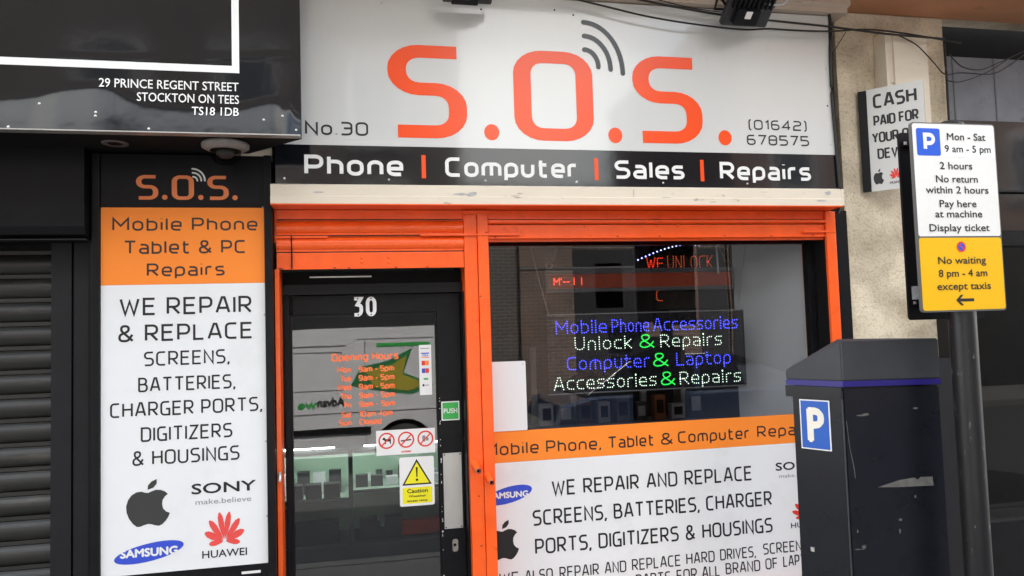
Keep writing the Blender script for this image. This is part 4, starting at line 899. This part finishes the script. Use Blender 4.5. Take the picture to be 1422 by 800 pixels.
# shelf of small stock behind the LED sign
ds = thing('display_shelf', 'grey metal display shelf with pale uprights behind the four-line LED sign', 'shelf', (1.6, .8, 0))
UPR = mat('pale_upright', (.40, .39, .36), .5, .1)
for x in (1.04, 1.30, 1.78, 2.06): box('upright', UPR, ds, x, x+.035, .86, .89, .02, 1.62)
box('shelf_board', mat('shelf_grey', (.22, .22, .22), .5), ds, 1.0, 2.20, .66, .90, 1.120, 1.135)
box('price_rail', mat('rail_blue_grey', (.22, .27, .36), .4), ds, 1.0, 2.20, .652, .659, 1.105, 1.140)
box('shelf_board', mat('shelf_grey', ()), ds, 1.0, 2.20, .66, .90, .80, .815)
rk = random.Random(11); KIND = (('pale', BOXW), ('black', BOXM), ('brown', mat('brown_pack', (.20, .09, .05), .5)), ('pale', BOXW), ('grey', mat('mid_grey_pack', (.2, .2, .2), .5)), ('black', BOXM), ('orange', mat('orange_pack', (.5, .16, .05), .5)), ('pale', BOXW), ('black', BOXM))
PLACE = ['leftmost', 'second from left', 'third from left', 'fourth from left', 'in the middle', 'fourth from right', 'third from right', 'second from right', 'rightmost']
for i, (kn, km) in enumerate(KIND):
    x = 1.10+.125*i; w_ = rk.uniform(.07, .10); h_ = rk.uniform(.09, .17)
    b0 = MB().box(x-w_/2, x+w_/2, .72, .78, 1.136, 1.136+h_, bv=.002).build('stock_box', km, None, label='%s stock box on the window display shelf, %s' % (kn, PLACE[i]), cat='box', group='stock boxes on the window display shelf')
    MB().box(x-w_*.32, x+w_*.32, .7185, .7195, 1.136+h_*.25, 1.136+h_*.8).build('box_window', BLACKM if km is not BOXM else BOXW, b0)
# ------------------------------------------------------------------ glass counter seen through the door
YC = 1.55
gc = thing('display_counter', 'lit glass display counter with mint lining seen through the door', 'counter', (.3, YC, 0))
box('back_panel', MINT, gc, -.75, .60, 1.98, 2.0, .28, .93)
box('base', CABF, gc, -.75, .60, 1.55, 2.0, .02, .28)
box('top', CABF, gc, -.75, .60, 1.53, 2.0, .935, .955)
tb_ = box('light_fitting', WHITE, gc, -.75, .60, 1.575, 1.60, .905, .934)
MB().tube([(-.73, 1.60, .915), (.58, 1.60, .915)], .010, 8).build('fluorescent_tube', TUBE, tb_)
MB().tube([(-.70, 1.505, .965), (-.22, 1.505, .965)], .004, 8).build('fluorescent_tube', TUBE, tb_); MB().tube([(-.02, 1.505, .965), (.55, 1.505, .965)], .004, 8).build('fluorescent_tube', TUBE, tb_)
for x in (-.75, -.13, .585): box('upright', CABF, gc, x, x+.03, 1.54, 1.57, .28, .934)
box('glass_shelf', MINT, gc, -.72, -.13, 1.58, 1.97, .594, .602); box('glass_shelf', MINT, gc, -.10, .585, 1.58, 1.97, .640, .648)
box('shelf_edge', CABF, gc, -.72, -.13, 1.572, 1.579, .580, .604); box('shelf_edge', CABF, gc, -.10, .585, 1.572, 1.579, .630, .650)
k = 0
def pbox(x, y, z, w_, d_, h_, m_, lab, tilt=0):
    o = MB(Matrix.Translation((x, y, z)) @ Matrix.Rotation(math.radians(tilt), 4, 'X')).box(-w_/2, w_/2, 0, d_, 0, h_, bv=.002)
    o.build('product_box', m_, None, label=lab, cat='box', group='boxes in the lit counter')
for i in range(4):
    pbox(-.62+.125*i, 1.60, .604, .11, .03, .115, BOXM, 'dark product box, front row of left counter shelf, %s from left' % ('one', 'two', 'three', 'four')[i], 24)
for i in range(4):
    pbox(-.56+.11*i, 1.76, .604, .085, .05, .15+.012*(i % 2), BOXM if i % 2 else BOXW, '%s product box, back row of left counter shelf, number %s' % ('dark' if i % 2 else 'pale', ('one', 'two', 'three', 'four')[i]))
for i in range(6):
    pbox(-.04+.105*i, 1.66, .650, .085, .06, .085-.012*(i % 3), BOXM if i < 2 else BOXW, '%s box on the right counter shelf, %s from the post' % ('dark' if i < 2 else 'pale', ('first', 'second', 'third', 'fourth', 'fifth', 'sixth')[i]))
pbox(-.37, 1.62, .282, .33, .1, .15, BOXM, 'long dark tray at the bottom left of the counter')
pbox(-.62, 1.60, .282, .14, .12, .24, CABF, 'grey box with rounded slots at the far left of the counter bottom')
for i in range(2): pbox(-.0+.17*i, 1.60, .300, .12, .08, .14, BOXM, 'dark square frame at the counter bottom, %s' % ('left one' if i == 0 else 'right one'))
pbox(.38, 1.62, .30, .34, .08, .10, BOXR, 'red packaging on the bottom shelf of the right counter bay')

rc = random.Random(3)
WORDS = ['first', 'second', 'third', 'fourth', 'fifth', 'sixth', 'seventh', 'eighth']
for bay, z, x0, x1, n in (('on the left shelf', .604, -.68, -.2, 6), ('on the right shelf', .650, -.05, .54, 7), ('on the left floor', .284, -.5, -.2, 3), ('on the right floor', .284, .0, .54, 5)):
    for i in range(n):
        x = x0+(x1-x0)*(i+.5)/n+rc.uniform(-.012, .012); w_ = rc.uniform(.03, .06); h_ = rc.uniform(.03, .10); ci = rc.randrange(5)
        MB(Matrix.Translation((x, 1.86+rc.uniform(0, .05), z)) @ Matrix.Rotation(rc.uniform(-.3, .3), 4, 'Z')).box(-w_/2, w_/2, 0, .03, 0, h_).build('accessory_pack', (BOXW, BOXM, CABF, BOXW, mat('blue_pack', (.04, .06, .16), .4))[ci], None,
            label='%s pack at the back of the lit counter %s, %s from left' % (('white', 'black', 'grey', 'white', 'blue')[ci], bay, WORDS[i]), cat='pack', group='accessory packs at the back of the lit counter')
# ------------------------------------------------------------------ across the street (seen in the glass)
def building(label, x0, x1, y0, h, m_, wins, ground, depth=8):
    b = thing('brick_building', label, 'building', ((x0+x1)/2, y0, 0))
    box('wall', m_, b, x0, x1, y0-depth, y0, 0, h); box('roof', ROOFT, b, x0-.1, x1+.1, y0-depth-.1, y0+.15, h, h+.25)
    for (wx, wz, ww, wh) in wins:
        f = box('window', WHITE, b, wx, wx+ww, y0+.002, y0+.04, wz, wz+wh); box('pane', CARGL, f, wx+.06, wx+ww-.06, y0+.041, y0+.045, wz+.06, wz+wh-.06); box('sill', PAVE, f, wx-.08, wx+ww+.08, y0+.002, y0+.12, wz-.1, wz-.001)
    for (gx, gw, gz, gh, mm) in ground: box('shopfront_panel', mm, b, gx, gx+gw, y0+.002, y0+.03, gz, gz+gh)
    return b
GRNS = mat('lime_sign', (.32, .42, .03), .4)
DKP = mat('dull_dark_shopfront', (.025, .025, .028), .3, .2, 2); GRB = mat('grey_board', (.14, .14, .14), .7, .1)
building('tall dark brick building straight across the street', -16, 2.0, -11.1, 10.5, BRICKD, [(-5+2.4*i, 5.5, 1.1, 1.7) for i in range(3)]+[(-5+2.4*i, 3.2, 1.1, 1.5) for i in range(3)], [(-3, 4.6, 0, 2.6, DKP)])
bb = building('low brick building with dark openings across the street', 2.05, 8.0, -11.1, 4.4, BRICKD, [], [(4.40, 1.55, .0, 3.4, DKP), (4.9, .6, 2.1, 1.0, GRB), (5.15, .75, .6, 1.1, GRB), (7.26, .7, 0, 3.4, DKP)])
box('brick_pier', BRICKR, bb, 3.22, 4.38, -11.098, -10.98, 0, 3.6); box('brick_pier', BRICKR, bb, 5.96, 7.25, -11.098, -10.98, 0, 3.6)
box('lintel', GRB, bb, 3.22, 7.25, -10.979, -10.96, 2.98, 3.02)
building('red brick building further right across the street', 8.05, 26, -11.1, 8.5, BRICKR, [(9+2.2*i, 4.6, 1.1, 1.6) for i in range(7)], [(8.1, 14, 0, 3.7, DKP)])
# van
van = thing('parked_van', 'white van parked across the road, reflected in the door glass', 'van', (-1, -6.8, -.12))
prof = [(-3.3, .25), (-3.25, .9), (-3.0, 1.1), (-2.5, 1.3), (-2.1, 1.85), (-1.8, 1.93), (1.2, 1.94), (1.38, 1.86), (1.45, .3)]
arch = []
def side(cx): return [(cx+.40, .25)]+[(cx+.40*math.cos(math.radians(a)), .30+.40*math.sin(math.radians(a))) for a in range(15, 180, 15)]+[(cx-.40, .25)]
poly = prof+side(.5)[0:]+side(-2.4)
n = len(poly); q = MB().add([(x, -5.9, z-.12) for x, z in poly]+[(x, -7.7, z-.12) for x, z in poly], [list(range(n)), list(range(n, 2*n))[::-1]]+[(i, (i+1) % n, n+(i+1) % n, n+i) for i in range(n)])
q.build('body', VANW, van)
for cx in (.5, -2.4):
    for y in (-6.0, -7.6):
        wl = MB().lathe([(.0001, -.09), (.20, -.09), (.31, -.08), (.32, 0), (.31, .08), (.20, .09), (.0001, .09)], (cx, y, .20), 'Y', 24).build('wheel', RUBBER, van)
        MB().lathe([(.0001, -.02), (.18, -.015), (.19, 0)], (cx, y+.11 if y > -7 else y-.09, .20), 'Y', 20).build('rim', CHROME, wl)
box('wheel_well', BLACKM, van, .05, .95, -7.6, -6.1, .13, .55); box('wheel_well', BLACKM, van, -2.85, -1.95, -7.6, -6.1, .13, .55)
for a in ((-2.9, -.25), ): box('side_seam', GREYT, van, a[0], a[1], -5.899, -5.892, 1.58, 1.59)
box('rubbing_strip', BLACKM, van, -1.95, .06, -5.899, -5.88, .42, .50)
box('side_seam', GREYT, van, -.005, .003, -5.898, -5.892, .25, 1.66)
MB().add([(x, -5.895, z) for x, z in ((-2.35, 1.15), (-2.1, 1.62), (-1.5, 1.62), (-1.5, 1.15))], [(0, 1, 2, 3)]).build('side_window', CARGL, van)
box('side_seam', GREYT, van, -2.9, 1.4, -5.899, -5.893, .70, .706); box('side_seam', GREYT, van, .96, .966, -5.899, -5.893, .5, 1.84)
for a in ((-1.25, -.30, 1.50, 1.506), (-1.25, -.30, 1.0, 1.006), (-1.25, -1.244, 1.007, 1.499), (-.306, -.30, 1.007, 1.499), (-.1, .9, 1.66, 1.666)): box('side_seam', GREYT, van, a[0], a[1], -5.899, -5.894, a[2], a[3])
gr = MB().add([(x, -5.897, z) for x, z in ((-.05, 1.30), (.3, 1.36), (.62, 1.52), (.50, 1.20), (.9, 1.02), (.6, .90), (.1, .98), (-.2, 1.05))], [list(range(8))]); gr.build('green_swoosh', mat('van_green', (.03, .22, .07), .3), van)
MB().add([(x, -5.894, z) for x, z in ((.0, 1.25), (.35, 1.31), (.55, 1.42), (.48, 1.18), (.8, 1.03), (.55, .95), (.1, 1.02))], [list(range(7))]).build('yellow_swoosh', mat('van_yellow', (.45, .38, .04), .3), van)
fv = plane_frame((0, -5.895, 0), (-1, 0))
q = MB(fv); ftext(q, 'Advan', .28, .62, .80, .11, 0, .03); q.build('van_lettering', INK, van)
q = MB(fv); ftext(q, 'we', .63, .86, .78, .11, 0, .03); q.build('van_lettering', GREEN, van)
q = MB(fv).sheet([(-.85, 1.60), (-.15, 1.60), (-.15, 1.55), (-.85, 1.55)], 0); q.build('green_stripe', GREEN, van)
# car behind the photographer, reflected in the window
car = thing('parked_car', 'dark blue hatchback parked across the road, reflected in the window', 'car', (4.3, -5.8, -.12))
OX, OY = .45, -2.55
def carbody(prof, y0, y1):
    n = len(prof); vs = []
    for y, k_ in ((y0, 1), (y0-.06, 0), (y1+.06, 0), (y1, 1)):
        for x, z in prof: vs.append((3.8+OX+(x-3.8)*(1-k_*.02), y+OY, z-(k_*.03 if z > .5 else 0)-.04))
    return MB().add(vs, [[j*n+i, j*n+(i+1) % n, (j+1)*n+(i+1) % n, (j+1)*n+i] for j in range(3) for i in range(n)]+[list(range(n))[::-1], list(range(3*n, 4*n))])
carbody([(1.85, .1), (1.85, .55), (1.95, .78), (2.35, .88), (5.6, .90), (5.75, .75), (5.8, .1)], -2.4, -4.1).build('body', CARP, car)
nn = MB(); pr = [(2.30, .84), (2.9, 1.23), (3.3, 1.31), (4.5, 1.29), (5.3, .97), (5.6, .86)]; n = 6
vs = [(x+OX, -2.48-.25*(z-.84)+OY, z) for x, z in pr]+[(x+OX, -4.02+.25*(z-.84)+OY, z) for x, z in pr]
nn.add(vs, [(i, n+i, n+i+1, i+1) for i in range(n-1)], True); nn.add(vs, [list(range(n)), list(range(n, 2*n))[::-1]])
nn.build('glasshouse', CARGL, car)
MB().box(3.1+OX, 4.5+OX, -3.95+OY, -2.60+OY, 1.29, 1.325, bv=.012).build('roof', CARP, car)
MB().tube([(x+OX, y+OY, z) for x, y, z in ((2.32, -2.47, .86), (2.92, -2.585, 1.25), (3.32, -2.60, 1.33), (4.0, -2.60, 1.325))], .016, 6).build('roof_trim', CHROME, car)
MB().box(3.78+OX, 3.86+OX, -2.60+OY, -2.47+OY, .86, 1.28).build('door_pillar', CARP, car)
for cx in (2.6, 5.0):
    for y in (-2.50, -4.0): wl = MB().lathe([(.0001, -.09), (.20, -.09), (.30, -.08), (.31, 0), (.30, .08), (.20, .095), (.0001, .095)], (cx+OX, y+OY, .19), 'Y', 24).build('wheel', RUBBER, car); MB().lathe([(.0001, .0), (.18, .005), (.19, -.01)], (cx+OX, y+.10+OY, .19), 'Y', 20).build('rim', CHROME, wl)
